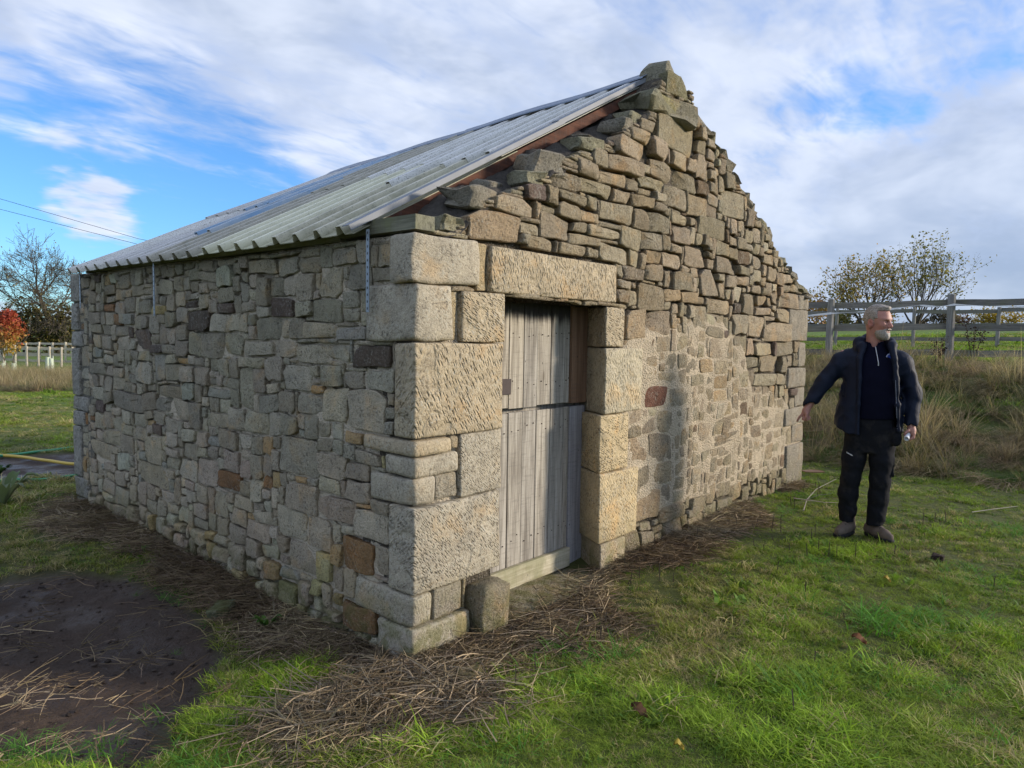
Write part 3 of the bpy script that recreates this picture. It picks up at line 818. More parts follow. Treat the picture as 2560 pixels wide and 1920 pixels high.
def size_gable(u, v, rng):
    if float(flush_zone(np.array([u]), np.array([v]))[0]) > 0.5: return (0.15, 0.36), (0.09, 0.18)
    if v < 0.25: return (0.15, 0.36), (0.10, 0.17)
    return (0.12, 0.30), (0.075, 0.155)


def size_side(u, v, rng):
    if v < 0.3: return (0.12, 0.30), (0.07, 0.16)
    return (0.09, 0.25), (0.06, 0.145)


def stone_colour(k, rng, wall, v, u=0.0):
    if k is None:
        r_ = rng.random()
        if wall == 'side' and r_ < 0.42 * float(sstep(1.35 - v, 0, 0.7)) * float(sstep(3.0 - u, 0, 2.0)): r_ = 0.87 if v > 0.9 else 0.89
        k = 'g' if r_ < 0.86 else 't' if r_ < (0.88 if wall == 'side' and v > 0.9 else 0.92) else 'l' if r_ < 0.955 else 'b' if r_ < (0.97 if wall == 'side' else 0.93) else 'r' if r_ < 0.985 else 'd'
    c = np.array(KIND[k])
    if wall == 'side':
        g_ = c.mean()
        c = c * 0.45 + np.array([0.98, 1.0, 0.97]) * g_ * 0.55 if k in 'gl' else c
        c = c * np.array([1.58, 1.46, 1.23])
        if k == 't' and rng.random() < 0.6: c = c * 0.5 + c.mean() * 0.5
        if k in 'g': c = c * (1.0 + 0.10 * (v < 0.9)) * np.array([1.0 + 0.12 * max(0, 1 - v), 1.0 + 0.05 * max(0, 1 - v), 1.0])
    else:
        if k in 'tor': c = c * 0.4 + c.mean() * 0.6 * np.array([1.08, 1.0, 0.84])
        if k == 'd': c = c * 1.3
        c = c * np.array([1.20, 1.11, 0.97])
    f = rng.uniform(0.74, 1.22)
    return (*np.clip(c * f * np.array([rng.uniform(0.96, 1.05), 1.0, rng.uniform(0.93, 1.05)]), 0.02, 0.6), 1.0)


def lay(stones, wall_obj, wall, conv, limit):
    rng = random.Random(3)
    def importance(s):
        k, a, b, c, d = s
        if wall == 'side': dist = math.hypot(CAM.x, (a + c) / 2 - CAM.y); cosv = abs(CAM.x) / dist
        else: dist = math.hypot((a + c) / 2 - CAM.x, CAM.y); cosv = abs(CAM.y) / dist
        return (c - a) * (d - b) * cosv / dist ** 2 * (1 if d > -0.12 else 0)
    order = sorted(stones, key=importance, reverse=True)
    rest = Geo()
    for i, s in enumerate(order):
        k, a, b, c, d = s
        cu, cv = (a + c) / 2, (b + d) / 2
        if wall == 'gable':
            z = float(flush_zone(np.array([cu]), np.array([cv]))[0])
            if z > 0.5: par = dict(joint=0.012, proud=(0.002, 0.012), edge=0.006, rough=0.6, sag=0.03)
            else: par = dict(joint=0.013, proud=(0.0, 0.036), edge=0.008, rough=1.15, sag=0.10)
            if k in ('p', 'o'): par = dict(joint=0.012, proud=(0.010, 0.014), edge=0.006, rough=0.4, sag=0.02)
            clip = gtop
        else:
            par = dict(joint=0.009, proud=(0.0, 0.020), edge=0.006, rough=0.75, sag=0.05); clip = None
            if d < 0.25: par = dict(joint=0.014, proud=(0.005, 0.05), edge=0.014, rough=1.2, sag=0.12)
        if min(c - a, d - b) < 0.06: par['proud'] = (par['proud'][0] - 0.01, par['proud'][1] * 0.5)
        V, F = stone_shape((a, b, c, d), rng, 41 if wall == 'side' else 43, clip=clip, **par)
        col = stone_colour(k, rng, wall, cv, cu)
        P3 = conv(V)
        if wall == 'gable' : pass
        else: F = [f[::-1] for f in F]
        if i < limit:
            mesh_obj('rubble_stone', P3, F, M_STONE, wall_obj, True, [col] * len(V), sharp=0.5)
        else: rest.add(P3, F, col)
    if rest.v:
        o = rest.build('small_rubble_stones', M_STONE, wall_obj, True, True, sharp=0.5)
        tag(o, None, None, None, 'stuff')


side_stones = pack(0.0, LL_, -0.30, HE - 0.02, parse(SIDE_STONES), blocked_side, size_side, 5)
gable_stones = pack(0.0, WL, -0.25, 3.70, parse(GABLE_STONES), blocked_gable, size_gable, 6)
print('stones', len(side_stones), len(gable_stones))
lay(side_stones, side_wall, 'side', to_side, 295)
lay(gable_stones, gable_wall, 'gable', to_gable, 295)

# loose coping stones and earth packing along the top of the gable, between the face and the roof edge
pk = Geo()
us = np.linspace(0.02, WL - 0.02, 240); ys = np.linspace(0.0, 0.46, 20)
UU, YY = np.meshgrid(us, ys, indexing='ij')
edge_ = np.interp(UU, [0, 0.14, 0.3, 2.3, 2.6, 2.9, 5.87], [-0.10, -0.06, -0.02, -0.02, -0.25, -0.04, -0.04])
ZZ = gtop(UU) + edge_ + 0.105 * sstep(YY, 0.06, 0.26) * (UU > 0.2) * (UU < 2.35) + 0.06 * fbm(UU * 9, YY * 9, 0, 91, 4) - 0.03 * (YY < 0.02)
ii = np.arange(UU.size).reshape(UU.shape)
fq = np.stack([ii[:-1, :-1], ii[1:, :-1], ii[1:, 1:], ii[:-1, 1:]], -1).reshape(-1, 4)
packing = mesh_obj('earth_packing', np.stack([UU, YY, ZZ], -1).reshape(-1, 3), fq, M_RUBBLE, gable_wall, True)
rng = random.Random(12)


def boulder_mesh(name, cx, cy, cz, sx, sy, sz, col, parent, seed, rz=0.0, taper=0.0, ry=0.0):
    bm = bmesh.new()
    bmesh.ops.create_cube(bm, size=1.0)
    bmesh.ops.bevel(bm, geom=list(bm.edges), offset=0.10, segments=1, affect='EDGES')
    bmesh.ops.subdivide_edges(bm, edges=list(bm.edges), cuts=1, use_grid_fill=True)
    R = Matrix.Rotation(ry, 3, 'Y') @ Matrix.Rotation(rz, 3, 'Z')
    co = np.array([v.co for v in bm.verts])
    o3 = np.stack([fbm(co[:, 0] * 2.2 + seed * 3.1, co[:, 1] * 2.2 + 7 * k, co[:, 2] * 2.2, 95 + k, 3) for k in range(3)], -1) * 0.22
    for v, o in zip(bm.verts, o3):
        p = Vector((v.co.x + o[0], v.co.y + o[1], v.co.z + o[2]))
        tp_ = 1 - taper * (p.z + 0.5)
        v.co = R @ Vector((p.x * sx * tp_, p.y * sy * tp_, p.z * sz)) + Vector((cx, cy, cz))
    me = bpy.data.meshes.new(name); bm.to_mesh(me); bm.free()
    me.polygons.foreach_set('use_smooth', [True] * len(me.polygons)); me.update(); me.set_sharp_from_angle(angle=0.6)
    at = me.attributes.new('col', 'FLOAT_COLOR', 'POINT'); at.data.foreach_set('color', np.tile(np.array((*col, 1), np.float32), len(me.vertices)))
    me.materials.append(M_STONE)
    o = bpy.data.objects.new(name, me); C.objects.link(o); o.parent = parent
    return o


MOSSY = (0.33, 0.315, 0.215)
for i, (u, y, w_, d_, h_) in enumerate([(0.30, 0.10, 0.17, 0.16, 0.09), (0.52, 0.12, 0.30, 0.22, 0.13), (0.75, 0.22, 0.16, 0.16, 0.12), (0.98, 0.10, 0.18, 0.2, 0.10), (1.15, 0.12, 0.26, 0.2, 0.16),
                                        (1.32, 0.27, 0.14, 0.14, 0.10), (1.55, 0.10, 0.24, 0.2, 0.10), (1.72, 0.2, 0.20, 0.14, 0.08), (1.98, 0.12, 0.22, 0.2, 0.12), (2.14, 0.10, 0.22, 0.16, 0.10),
                                        (5.84, 0.14, 0.26, 0.36, 0.09)]):
    boulder_mesh('coping_stone', u, y, float(gtop(u)) + (0.012 if u < 2.3 else -0.022), w_ * (0.92 if u < 2.3 else 0.9), d_, h_ * (0.9 if u < 2.3 else 0.8), MOSSY if i % 3 == 0 else (0.30, 0.275, 0.22), gable_wall, i, rng.uniform(-0.4, 0.4))
u = 3.04; i = 50
while u < 5.72:       # small stones bedded along the right-hand slope
    w_ = rng.uniform(0.14, 0.26); sl_ = math.atan2(float(gtop(u + 0.1) - gtop(u - 0.1)), 0.2)
    boulder_mesh('coping_stone', u + w_ / 2, 0.20, float(gtop(u + w_ / 2)) + 0.004, w_ * 1.12, 0.40, rng.uniform(0.075, 0.115), (0.31, 0.285, 0.225) if i % 3 else MOSSY, gable_wall, i, rng.uniform(-0.1, 0.1), 0.0, -sl_ + rng.uniform(-0.06, 0.06))
    u += w_; i += 1
boulder_mesh('apex_stone', 2.70, 0.17, 3.53, 0.58, 0.34, 0.40, (0.32, 0.30, 0.22), gable_wall, 40, 0.2, 0.42)
boulder_mesh('apex_stone', 2.50, 0.13, 3.36, 0.56, 0.30, 0.15, (0.31, 0.295, 0.20), gable_wall, 41, 0.1)
boulder_mesh('apex_stone', 2.74, 0.18, 3.36, 0.46, 0.42, 0.20, (0.31, 0.285, 0.21), gable_wall, 42, -0.15)
for i, y_ in enumerate((0.22, 0.5)):
    boulder_mesh('coping_stone', float(y_) , LL_ - 0.2, float(gtop(y_)) - 0.10 + 0.02 * (i % 3), 0.26, 0.4, 0.15, (0.16, 0.15, 0.12), rear_gable, 60 + i, 0.1 * i)

# ------------------------------------------------------------------ roof
RY0, RY1 = 0.35, 4.50                   # from the near verge to the far verge
XE, XR = -0.115, 2.60


def roof_pt(y, t, side=1):
    ze = 2.125 - 0.003 * y
    zr = 3.605 - 0.044 * (y - 0.2)
    if side > 0: x = XE + (XR - XE) * t
    else: x = 5.99 + (XR - 5.99) * t
    return Vector((x, y - 0.157 * t, ze + (zr - ze) * t))          # the verge runs slightly out of square


NL = Vector((-0.487, 0, 0.873)); NR = Vector((0.40, 0, 0.917))
PITCH = (RY1 - RY0) / 20.0


def profile(k):
    """box-profile rib: offsets along the pitch and height"""
    return [(0.0, 0.0), (0.34, 0.0), (0.42, 0.046), (0.60, 0.046), (0.68, 0.0)]


def sheet(name, col, t0, t1, mat, parent, lift, side=1, seed=0):
    rng_ = random.Random(seed)
    nl = NL if side > 0 else NR
    ya = RY0 + col * 4 * PITCH
    prof = []
    for k in range(4):
        for o_, h_ in profile(k): prof.append((ya + (k + o_) * PITCH, h_))
    prof.append((ya + 4 * PITCH + (0.02 if col < 4 else 0), 0.0))
    ts = np.linspace(t0, t1, 8)
    g = Geo(); vs_ = []
    dl = rng_.uniform(-0.002, 0.004)
    for i, t_ in enumerate(ts):
        for y, h_ in prof:
            p = roof_pt(y, float(t_), side) + nl * (h_ + lift + dl + 0.006 * float(vnoise(y * 2.2, t_ * 5, seed, 3)))
            vs_.append(p)
    n = len(prof)
    fs = [(i * n + k, i * n + k + 1, (i + 1) * n + k + 1, (i + 1) * n + k) for i in range(len(ts) - 1) for k in range(n - 1)]
    if side < 0: fs = [f[::-1] for f in fs]
    g.add(vs_, [f[::-1] for f in fs])
    g.c = [((1.12,) * 3 + (1,)) if h_ > 0 else (0.68, 0.69, 0.62, 1) for _ in ts for y, h_ in prof]  # shading in the vertex colour: bright rib crests, dim pans
    o = g.build(name, mat, parent, cols=True)
    md = o.modifiers.new('thick', 'SOLIDIFY'); md.thickness = 0.005; md.offset = -1
    return o


# the carrying timbers: the roof's own mesh
rf = Geo()
for y in (0.52, 1.5, 2.5, 3.5, 4.35):
    for sd, xa in ((1, XE + 0.1), (-1, 5.9)):
        t_ = 0.10
        p, q = roof_pt(y, t_, sd), roof_pt(y, 1.0, sd)
        p.z -= 0.12; q.z -= 0.12
        dv = (q - p); M = Matrix.Translation(p) @ dv.to_track_quat('X', 'Z').to_matrix().to_4x4()
        rf.box((0, -0.03, -0.06), (dv.length, 0.03, 0.06), M)
for t_ in (0.075, 0.35, 0.68, 0.97):
    for sd in (1, -1):
        p, q = roof_pt(RY0 + 0.03, t_, sd), roof_pt(RY1 - 0.02, t_, sd)
        dv = q - p; M = Matrix.Translation(p - Vector((0, 0, 0.055))) @ dv.to_track_quat('X', 'Z').to_matrix().to_4x4()
        rf.box((0, -0.035, -0.025), (dv.length, 0.035, 0.025), M)
roof = rf.build('roof', M_REDBOARD, byre)
LOW = ['olive', 'cream', 'mossy', 'grey', 'white']; UPR = ['white', 'white', 'mossy', 'blue', 'grey']
CUT = [0.40, 0.47, 0.44, 0.43, 0.45]
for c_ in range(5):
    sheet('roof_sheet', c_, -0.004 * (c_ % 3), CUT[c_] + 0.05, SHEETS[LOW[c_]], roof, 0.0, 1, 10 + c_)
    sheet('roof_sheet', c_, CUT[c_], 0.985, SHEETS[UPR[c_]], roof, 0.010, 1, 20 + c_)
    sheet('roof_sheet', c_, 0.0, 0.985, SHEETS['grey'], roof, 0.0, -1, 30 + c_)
# patches: a loose clear sheet and a repair strip
for y0_, y1_, ta, tb, mk in ((2.63, 3.02, 0.16, 0.60, 'blue'), (0.95, 1.18, 0.30, 0.72, 'white')):
    k0 = round((y0_ - RY0) / PITCH); g = Geo(); vs_ = []
    nrib = max(1, round((y1_ - y0_) / PITCH))
    pr = [(RY0 + (k0 + k + o_) * PITCH, h_) for k in range(nrib) for o_, h_ in profile(k)] + [(RY0 + (k0 + nrib) * PITCH, 0)]
    ts = np.linspace(ta, tb, 6)
    for t_ in ts:
        for y, h_ in pr: vs_.append(roof_pt(y, float(t_)) + NL * (h_ + 0.019))
    n = len(pr)
    g.add(vs_, [(i * n + k, (i + 1) * n + k, (i + 1) * n + k + 1, i * n + k + 1) for i in range(5) for k in range(n - 1)])
    g.c = [((1.1,) * 3 + (1,)) if h_ > 0 else (0.75, 0.76, 0.7, 1) for _ in ts for y, h_ in pr]  # same painted rib shading as on the full sheets
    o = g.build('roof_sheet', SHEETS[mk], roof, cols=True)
    md = o.modifiers.new('thick', 'SOLIDIFY'); md.thickness = 0.004; md.offset = -1
# ridge capping: a folded metal angle in two lengths
for j, (ya, yb, dz) in enumerate(((RY0 - 0.02, 2.32, 0.012), (2.28, RY1 + 0.02, 0.004))):
    g = Geo(); vs_ = []
    secs = [(-0.155, -0.040), (-0.150, -0.028), (-0.075, 0.012), (-0.02, 0.050), (0.02, 0.050), (0.075, 0.018), (0.155, -0.015)]
    for y in np.linspace(ya, yb, 10):
        p = roof_pt(y, 1.0)
        for sx_, sz_ in secs: vs_.append((p.x + sx_, p.y, p.z + sz_ + 0.012 + dz + 0.006 * math.sin(y * 5)))
    n = len(secs)
    g.add(vs_, [(i * n + k, (i + 1) * n + k, (i + 1) * n + k + 1, i * n + k + 1) for i in range(9) for k in range(n - 1)])
    o = g.build('ridge_cap', M_RIDGE, roof)
    md = o.modifiers.new('thick', 'SOLIDIFY'); md.thickness = 0.004; md.offset = -1
# verge flashing in two lengths, and the red-brown board under it
for j, (ta, tb, lift) in enumerate(((-0.005, 0.62, 0.050), (0.60, 1.0, 0.055))):
    p, q = roof_pt(RY0, ta), roof_pt(RY0, tb)
    dv = q - p; M = Matrix.Translation(p + NL * lift) @ dv.to_track_quat('X', 'Z').to_matrix().to_4x4()
    g = Geo()
    g.box((0, -0.012, -0.001), (dv.length, 0.050, 0.003), M)
    g.box((0, -0.016, -0.028), (dv.length, -0.012, 0.003), M)
    g.build('verge_flashing', M_FLASH, roof)
p, q = roof_pt(RY0, 0.06), roof_pt(RY0, 0.96)
dv = q - p; M = Matrix.Translation(p - NL * 0.03) @ dv.to_track_quat('X', 'Z').to_matrix().to_4x4()
g = Geo(); g.box((0, 0.0, -0.035), (dv.length, 0.03, 0.03), M)
g.build('verge_board', M_REDBOARD, roof)
g = Geo(); g.box((-0.012, -0.012, 2.132), (0.118, 0.62, 2.206))
o = g.build('wall_plate', M_BEAM, roof)
g = Geo(); g.box((0.005, 0.63, 2.118), (0.11, LL_ - 0.3, 2.150))
g.build('wall_plate', M_BEAM, roof)
for y, z0, z1 in ((0.305, 1.72, 2.15), (2.87, 1.72, 2.14), (4.385, 1.80, 2.13)):
    g = Geo(); g.box((-0.002, -0.012, -(z1 - z0)), (0.002, 0.012, 0.0))
    o = g.build('strap', M_STRAP, side_wall); o.location = (-0.058, y, z1)
    o['label'] = 'galvanised perforated strap hanging from the eaves'

# ------------------------------------------------------------------ stable door
DY = 0.270
door = Geo()
for z in (0.22, 0.95, 1.24, 1.70):
    door.box((0.64, DY + 0.024, z), (1.70, DY + 0.05, z + 0.11))
door.box((0.60, DY + 0.06, -0.05), (2.05, DY + 0.07, 1.9))
door = door.build('stable_door', M_PLANK, byre)
tag(door, 'weathered grey plank door in two halves')
px = [0.60, 0.745, 0.892, 1.036, 1.181, 1.326, 1.479, 1.640, 1.700]
rng = random.Random(4)
for half, z0, z1, mt in (('upper', 1.140, 1.90, M_PLANK_TOP), ('lower', 0.02, 1.112, M_PLANK)):
    for k in range(8):
        g = Geo(); a_, b_ = px[k] + 0.002, px[k + 1] - 0.003
        cx = (a_ + b_) / 2
        j0, j1 = rng.uniform(-0.004, 0.006), rng.uniform(-0.004, 0.004)
        g.box((a_ - cx, -0.011, z0 + j0 - 0.03 * 0), (b_ - cx, 0.011, z1 + j1))
        bmn = g.build('plank', mt, door)
        bmn.location = (cx, DY + rng.uniform(-0.003, 0.003), 0.0)
        md = bmn.modifiers.new('bev', 'BEVEL'); md.width = 0.004; md.segments = 2
g = Geo(); g.box((-0.10, -0.02, 1.138), (0.12, 0.03, 1.90)); o = g.build('door_post', M_BROWNWOOD, door); o.location = (1.805, DY - 0.004, 0)
g = Geo(); g.box((-0.08, -0.02, -0.06), (0.10, 0.03, 1.114)); o = g.build('door_post', M_PALEPOST, door); o.location = (1.785, DY - 0.002, 0); o.rotation_euler = (0, rad(-0.4), 0)
g = Geo(); g.box((-0.53, -0.022, -0.072), (0.53, 0.016, 0.068)); o = g.build('bottom_rail', M_RAIL, door); o.location = (1.160, DY - 0.034, 0.036)
md = o.modifiers.new('bev', 'BEVEL'); md.width = 0.006
g = Geo(); g.box((-0.05, -0.006, -0.05), (0.05, 0.004, 0.05)); o = g.build('patch_board', simple_mat('dark_patch', (0.075, 0.058, 0.055), 0.8, 0.3, 30), door); o.location = (1.000, DY - 0.0125, 1.285); o.rotation_euler = (0, rad(2), 0)
o['label'] = 'small dark square patch on the upper door half'

nl = Geo(); rng = random.Random(31)
for z in (0.27, 1.0, 1.29, 1.62):
    for k in range(8):
        for q in (0.3, 0.7):
            x = px[k] + (px[k + 1] - px[k]) * (q + rng.uniform(-0.08, 0.08)); zz = z + rng.uniform(-0.03, 0.03)
            nl.tube([(x, DY - 0.010, zz), (x, DY - 0.0165, zz)], [0.0042, 0.0036], 6)
tag(nl.build('nails', simple_mat('rusty_nail', (0.05, 0.03, 0.022), 0.8, 0.3, 60, 0), door), None, None, None, 'stuff')

# ------------------------------------------------------------------ the man
def sdf_mesh(fn, lo, hi, h):
    """surface of a signed-distance function on a grid (surface nets)"""
    lo = np.array(lo, float); hi = np.array(hi, float)
    n = np.ceil((hi - lo) / h).astype(int) + 1
    ax = [lo[i] + h * np.arange(n[i]) for i in range(3)]
    X, Y, Z = np.meshgrid(*ax, indexing='ij')
    f = fn(X, Y, Z)
    s = f < 0
    nx, ny, nz = n - 1
    acc = np.zeros((nx, ny, nz, 3)); cnt = np.zeros((nx, ny, nz))
    corners = [(a, b, c) for a in (0, 1) for b in (0, 1) for c in (0, 1)]
    def sub(A, o): return A[o[0]:o[0] + nx, o[1]:o[1] + ny, o[2]:o[2] + nz]
    for a in corners:
        for k in range(3):
            if a[k]: continue
            b = list(a); b[k] = 1
            fa, fb = sub(f, a), sub(f, b)
            m_ = (fa < 0) != (fb < 0)
            t_ = np.where(m_, fa / np.where(fa == fb, 1, fa - fb), 0)
            for q in range(3):
                acc[..., q] += np.where(m_, a[q] + (t_ if q == k else 0), 0)
            cnt += m_
    act = cnt > 0
    ids = -np.ones((nx, ny, nz), int); ids[act] = np.arange(act.sum())
    I = np.argwhere(act)
    V = lo + (I + acc[act] / cnt[act][:, None]) * h
    F = []
    for k in range(3):
        sl0 = [slice(1, n[i] - 1) for i in range(3)]; sl0[k] = slice(0, n[k] - 1)
        sl1 = list(sl0); sl1[k] = slice(1, n[k])
        a, b = s[tuple(sl0)], s[tuple(sl1)]
        for flip in (False, True):
            e = np.argwhere((a & ~b) if not flip else (~a & b))
            if not len(e): continue
            off = np.ones(3, int); off[k] = 0
            e = e + off
            u, v = (k + 1) % 3, (k + 2) % 3
            du = np.zeros(3, int); du[u] = 1; dv = np.zeros(3, int); dv[v] = 1
            q = [ids[tuple((e - du - dv).T)], ids[tuple((e - dv).T)], ids[tuple(e.T)], ids[tuple((e - du).T)]]
            q = np.stack(q if not flip else q[::-1], -1)
            F.append(q)
    return V, np.concatenate(F)


def smin(a, b, k):
    h = np.clip(0.5 + 0.5 * (b - a) / k, 0, 1)
    return b + (a - b) * h - k * h * (1 - h)


def s_caps(X, Y, Z, p, q, r0, r1):
    p = np.array(p); q = np.array(q); d = q - p
    t = np.clip(((X - p[0]) * d[0] + (Y - p[1]) * d[1] + (Z - p[2]) * d[2]) / (d @ d), 0, 1)
    return np.sqrt((X - p[0] - d[0] * t) ** 2 + (Y - p[1] - d[1] * t) ** 2 + (Z - p[2] - d[2] * t) ** 2) - (r0 + (r1 - r0) * t)


def s_chain(X, Y, Z, pts, rs, k=0.02):
    f = None
    for i in range(len(pts) - 1):
        g = s_caps(X, Y, Z, pts[i], pts[i + 1], rs[i], rs[i + 1])
        f = g if f is None else smin(f, g, k)
    return f


def s_ell(X, Y, Z, c, r):
    q = np.sqrt(((X - c[0]) / r[0]) ** 2 + ((Y - c[1]) / r[1]) ** 2 + ((Z - c[2]) / r[2]) ** 2)
    return (q - 1) * min(r)


def s_loft(X, Y, Z, secs, p=2.4):
    """stack of super-elliptic sections: rows of z, centre x, centre y, half width, half depth"""
    S = np.array(secs)
    cx, cy_, hx, hy = [np.interp(Z, S[:, 0], S[:, i]) for i in (1, 2, 3, 4)]
    q = (np.abs((X - cx) / hx) ** p + np.abs((Y - cy_) / hy) ** p) ** (1 / p)
    d = (q - 1) * np.minimum(hx, hy)
    return np.maximum(d, np.maximum(S[0, 0] - Z, Z - S[-1, 0]))


MAN = Vector((3.846, -1.192, 0.0))
MAN.z = float(height(3.846, -1.192)) + 0.012
ray_ = (MAN - CAM); ray_.z = 0; ray_.normalize()
man_rot = math.atan2(-ray_.x, ray_.y)          # his local x runs to the viewer's right, local y away from the viewer
person = thing('person', 'bearded man in navy jacket and dark work trousers pointing at the wall', 'person', MAN, man_rot)
person.scale = (0.885, 1.0, 1.0)

M_SKIN, t_, b_ = new_mat('skin', 0.55, 0.35)
sc_ = attr(t_, 'col')
t_.put(b_.inputs['Base Color'], t_.mix(1.0, sc_, t_.mix(t_.noise(objc(t_), 60, 4, 0.6), (0.86, 0.84, 0.84), (1.14, 1.15, 1.15)), 'MULTIPLY'))
b_.inputs['Subsurface Weight'].default_value = 0.12
b_.inputs['Subsurface Radius'].default_value = (0.012, 0.005, 0.003)
t_.put(b_.inputs['Normal'], t_.bump(t_.noise(objc(t_), 130, 4, 0.6), 0.25, 0.003))


def cloth_mat(name, c0, c1, rough, spec, fold=10.0, fd=0.012, dirt=None):
    m, t, b = new_mat(name, rough, spec)
    P = objc(t)
    n1 = t.noise(t.mapping(P, scale=(1, 1, 0.55)), fold, 3, 0.5, 0.6); n2 = t.noise(P, 260, 2, 0.6); n3 = t.noise(P, 16, 5, 0.65)
    col = t.mix(n3, c0, c1)
    if dirt: col = t.mix(t.math('MULTIPLY', t.ramp(t.noise(P, 7, 5, 0.65), 0.52, 0.70), dirt[1]), col, dirt[0])
    t.put(b.inputs['Base Color'], col)
    t.put(b.inputs['Normal'], t.bump(t.math('ADD', n1, t.math('MULTIPLY', n2, 0.03)), 0.7, fd))
    return m


M_JACKET = cloth_mat('navy_waterproof_fabric', (0.0035, 0.007, 0.019), (0.0065, 0.0115, 0.029), 0.65, 0.25, 22, 0.009)
M_JUMPER = cloth_mat('navy_jersey', (0.004, 0.0045, 0.013), (0.006, 0.0065, 0.018), 0.95, 0.1, 9, 0.006)
M_TROUSERS = cloth_mat('black_work_cloth', (0.0065, 0.007, 0.0095), (0.013, 0.014, 0.018), 0.9, 0.15, 20, 0.008, ((0.045, 0.04, 0.036), 0.45))
M_BOOT = cloth_mat('grey_brown_suede', (0.085, 0.064, 0.050), (0.17, 0.135, 0.108), 0.85, 0.2, 25, 0.004)
M_SOLE = simple_mat('black_rubber', (0.012, 0.012, 0.012), 0.8)


def hair_mat(name, c0, c1, scale):
    m, t, b = new_mat(name, 0.6, 0.3)
    P = objc(t)
    n = t.noise(t.mapping(P, scale=scale, rot=(0.3, 0.5, 0.2)), 1.0, 4, 0.65, 0.4)
    t.put(b.inputs['Base Color'], t.mix(t.ramp(n, 0.30, 0.70), c0, c1))
    t.put(b.inputs['Normal'], t.bump(n, 0.5, 0.004))
    return m


M_HAIR = hair_mat('silver_grey_hair', (0.15, 0.125, 0.105), (0.46, 0.40, 0.335), (55, 55, 190))
M_BEARD = hair_mat('white_grey_beard', (0.24, 0.20, 0.165), (0.46, 0.42, 0.37), (150, 150, 90))

# head: axes forward / to his right (towards the viewer) / up
HA = rad(57)
HF = np.array([math.sin(HA), -math.cos(HA), 0.0]); HS = np.array([-math.cos(HA), -math.sin(HA), 0.0])
HC = np.array([0.035, -0.005, 1.752])


def hl(X, Y, Z):
    dx, dy, dz = X - HC[0], Y - HC[1], Z - HC[2]
    return dx * HF[0] + dy * HF[1], dx * HS[0] + dy * HS[1], dz


def hp(f, s_, u): return tuple(HC + HF * f + HS * s_ + np.array([0, 0, u]))


def head_sdf(X, Y, Z):
    F_, S_, U = hl(X, Y, Z)
    f = s_ell(F_, S_, U, (-0.006, 0, 0.038), (0.112, 0.084, 0.100))
    f = smin(f, s_ell(F_, S_, U, (0.040, 0, 0.012), (0.070, 0.071, 0.088)), 0.03)
    f = smin(f, s_ell(F_, S_, U, (0.042, 0, -0.070), (0.060, 0.060, 0.062)), 0.035)       # jaw
    f = smin(f, s_ell(F_, S_, U, (0.088, 0, -0.108), (0.022, 0.026, 0.020)), 0.02)         # chin
    f = smin(f, s_ell(F_, S_, U, (0.088, 0, 0.026), (0.024, 0.056, 0.013)), 0.016)         # brow
    f = smin(f, s_caps(F_, S_, U, (0.104, 0, 0.008), (0.128, 0, -0.030), 0.010, 0.015), 0.012)   # nose
    f = smin(f, s_caps(F_, S_, U, (0.118, -0.013, -0.036), (0.118, 0.013, -0.036), 0.010, 0.010), 0.008)
    for sg in (-1, 1):
        f = smin(f, s_ell(F_, S_, U, (0.072, sg * 0.043, -0.022), (0.028, 0.025, 0.026)), 0.02)   # cheek
        e = s_ell(F_, S_, U, (0.104, sg * 0.033, 0.003), (0.017, 0.020, 0.011))
        f = np.maximum(f, -e + 0.002)
        f = smin(f, s_ell(F_, S_, U, (0.086, sg * 0.033, 0.003), (0.016, 0.017, 0.013)), 0.004)   # lids
        ear = s_ell(F_, S_, U, (-0.016, sg * 0.086, -0.008), (0.027, 0.011, 0.038))
        ear = np.maximum(ear, -s_ell(F_, S_, U, (-0.010, sg * 0.098, -0.006), (0.014, 0.010, 0.020)))
        f = smin(f, ear, 0.008)
    mouth = s_ell(F_, S_, U, (0.112, 0.0, -0.068), (0.018, 0.024, 0.0045))
    lips = s_caps(F_, S_, U, (0.098, -0.020, -0.074), (0.098, 0.020, -0.074), 0.010, 0.010)
    f = smin(f, lips, 0.008)
    f = np.maximum(f, -mouth)
    neck = s_chain(X, Y, Z, [hp(-0.030, 0, -0.04), (0.015, 0.025, 1.60), (0.010, 0.03, 1.50)], [0.066, 0.064, 0.075])
    return smin(f, neck, 0.03)


R_ARM = [(-0.225, 0.02, 1.475), (-0.385, -0.03, 1.265), (-0.515, -0.10, 1.040)]
L_ARM = [(0.235, 0.02, 1.475), (0.345, 0.04, 1.185), (0.336, -0.035, 0.930)]


def fingers(f, X, Y, Z, chains, k=0.006):
    for pts, rs in chains: f = smin(f, s_chain(X, Y, Z, pts, rs, 0.004), k)
    return f


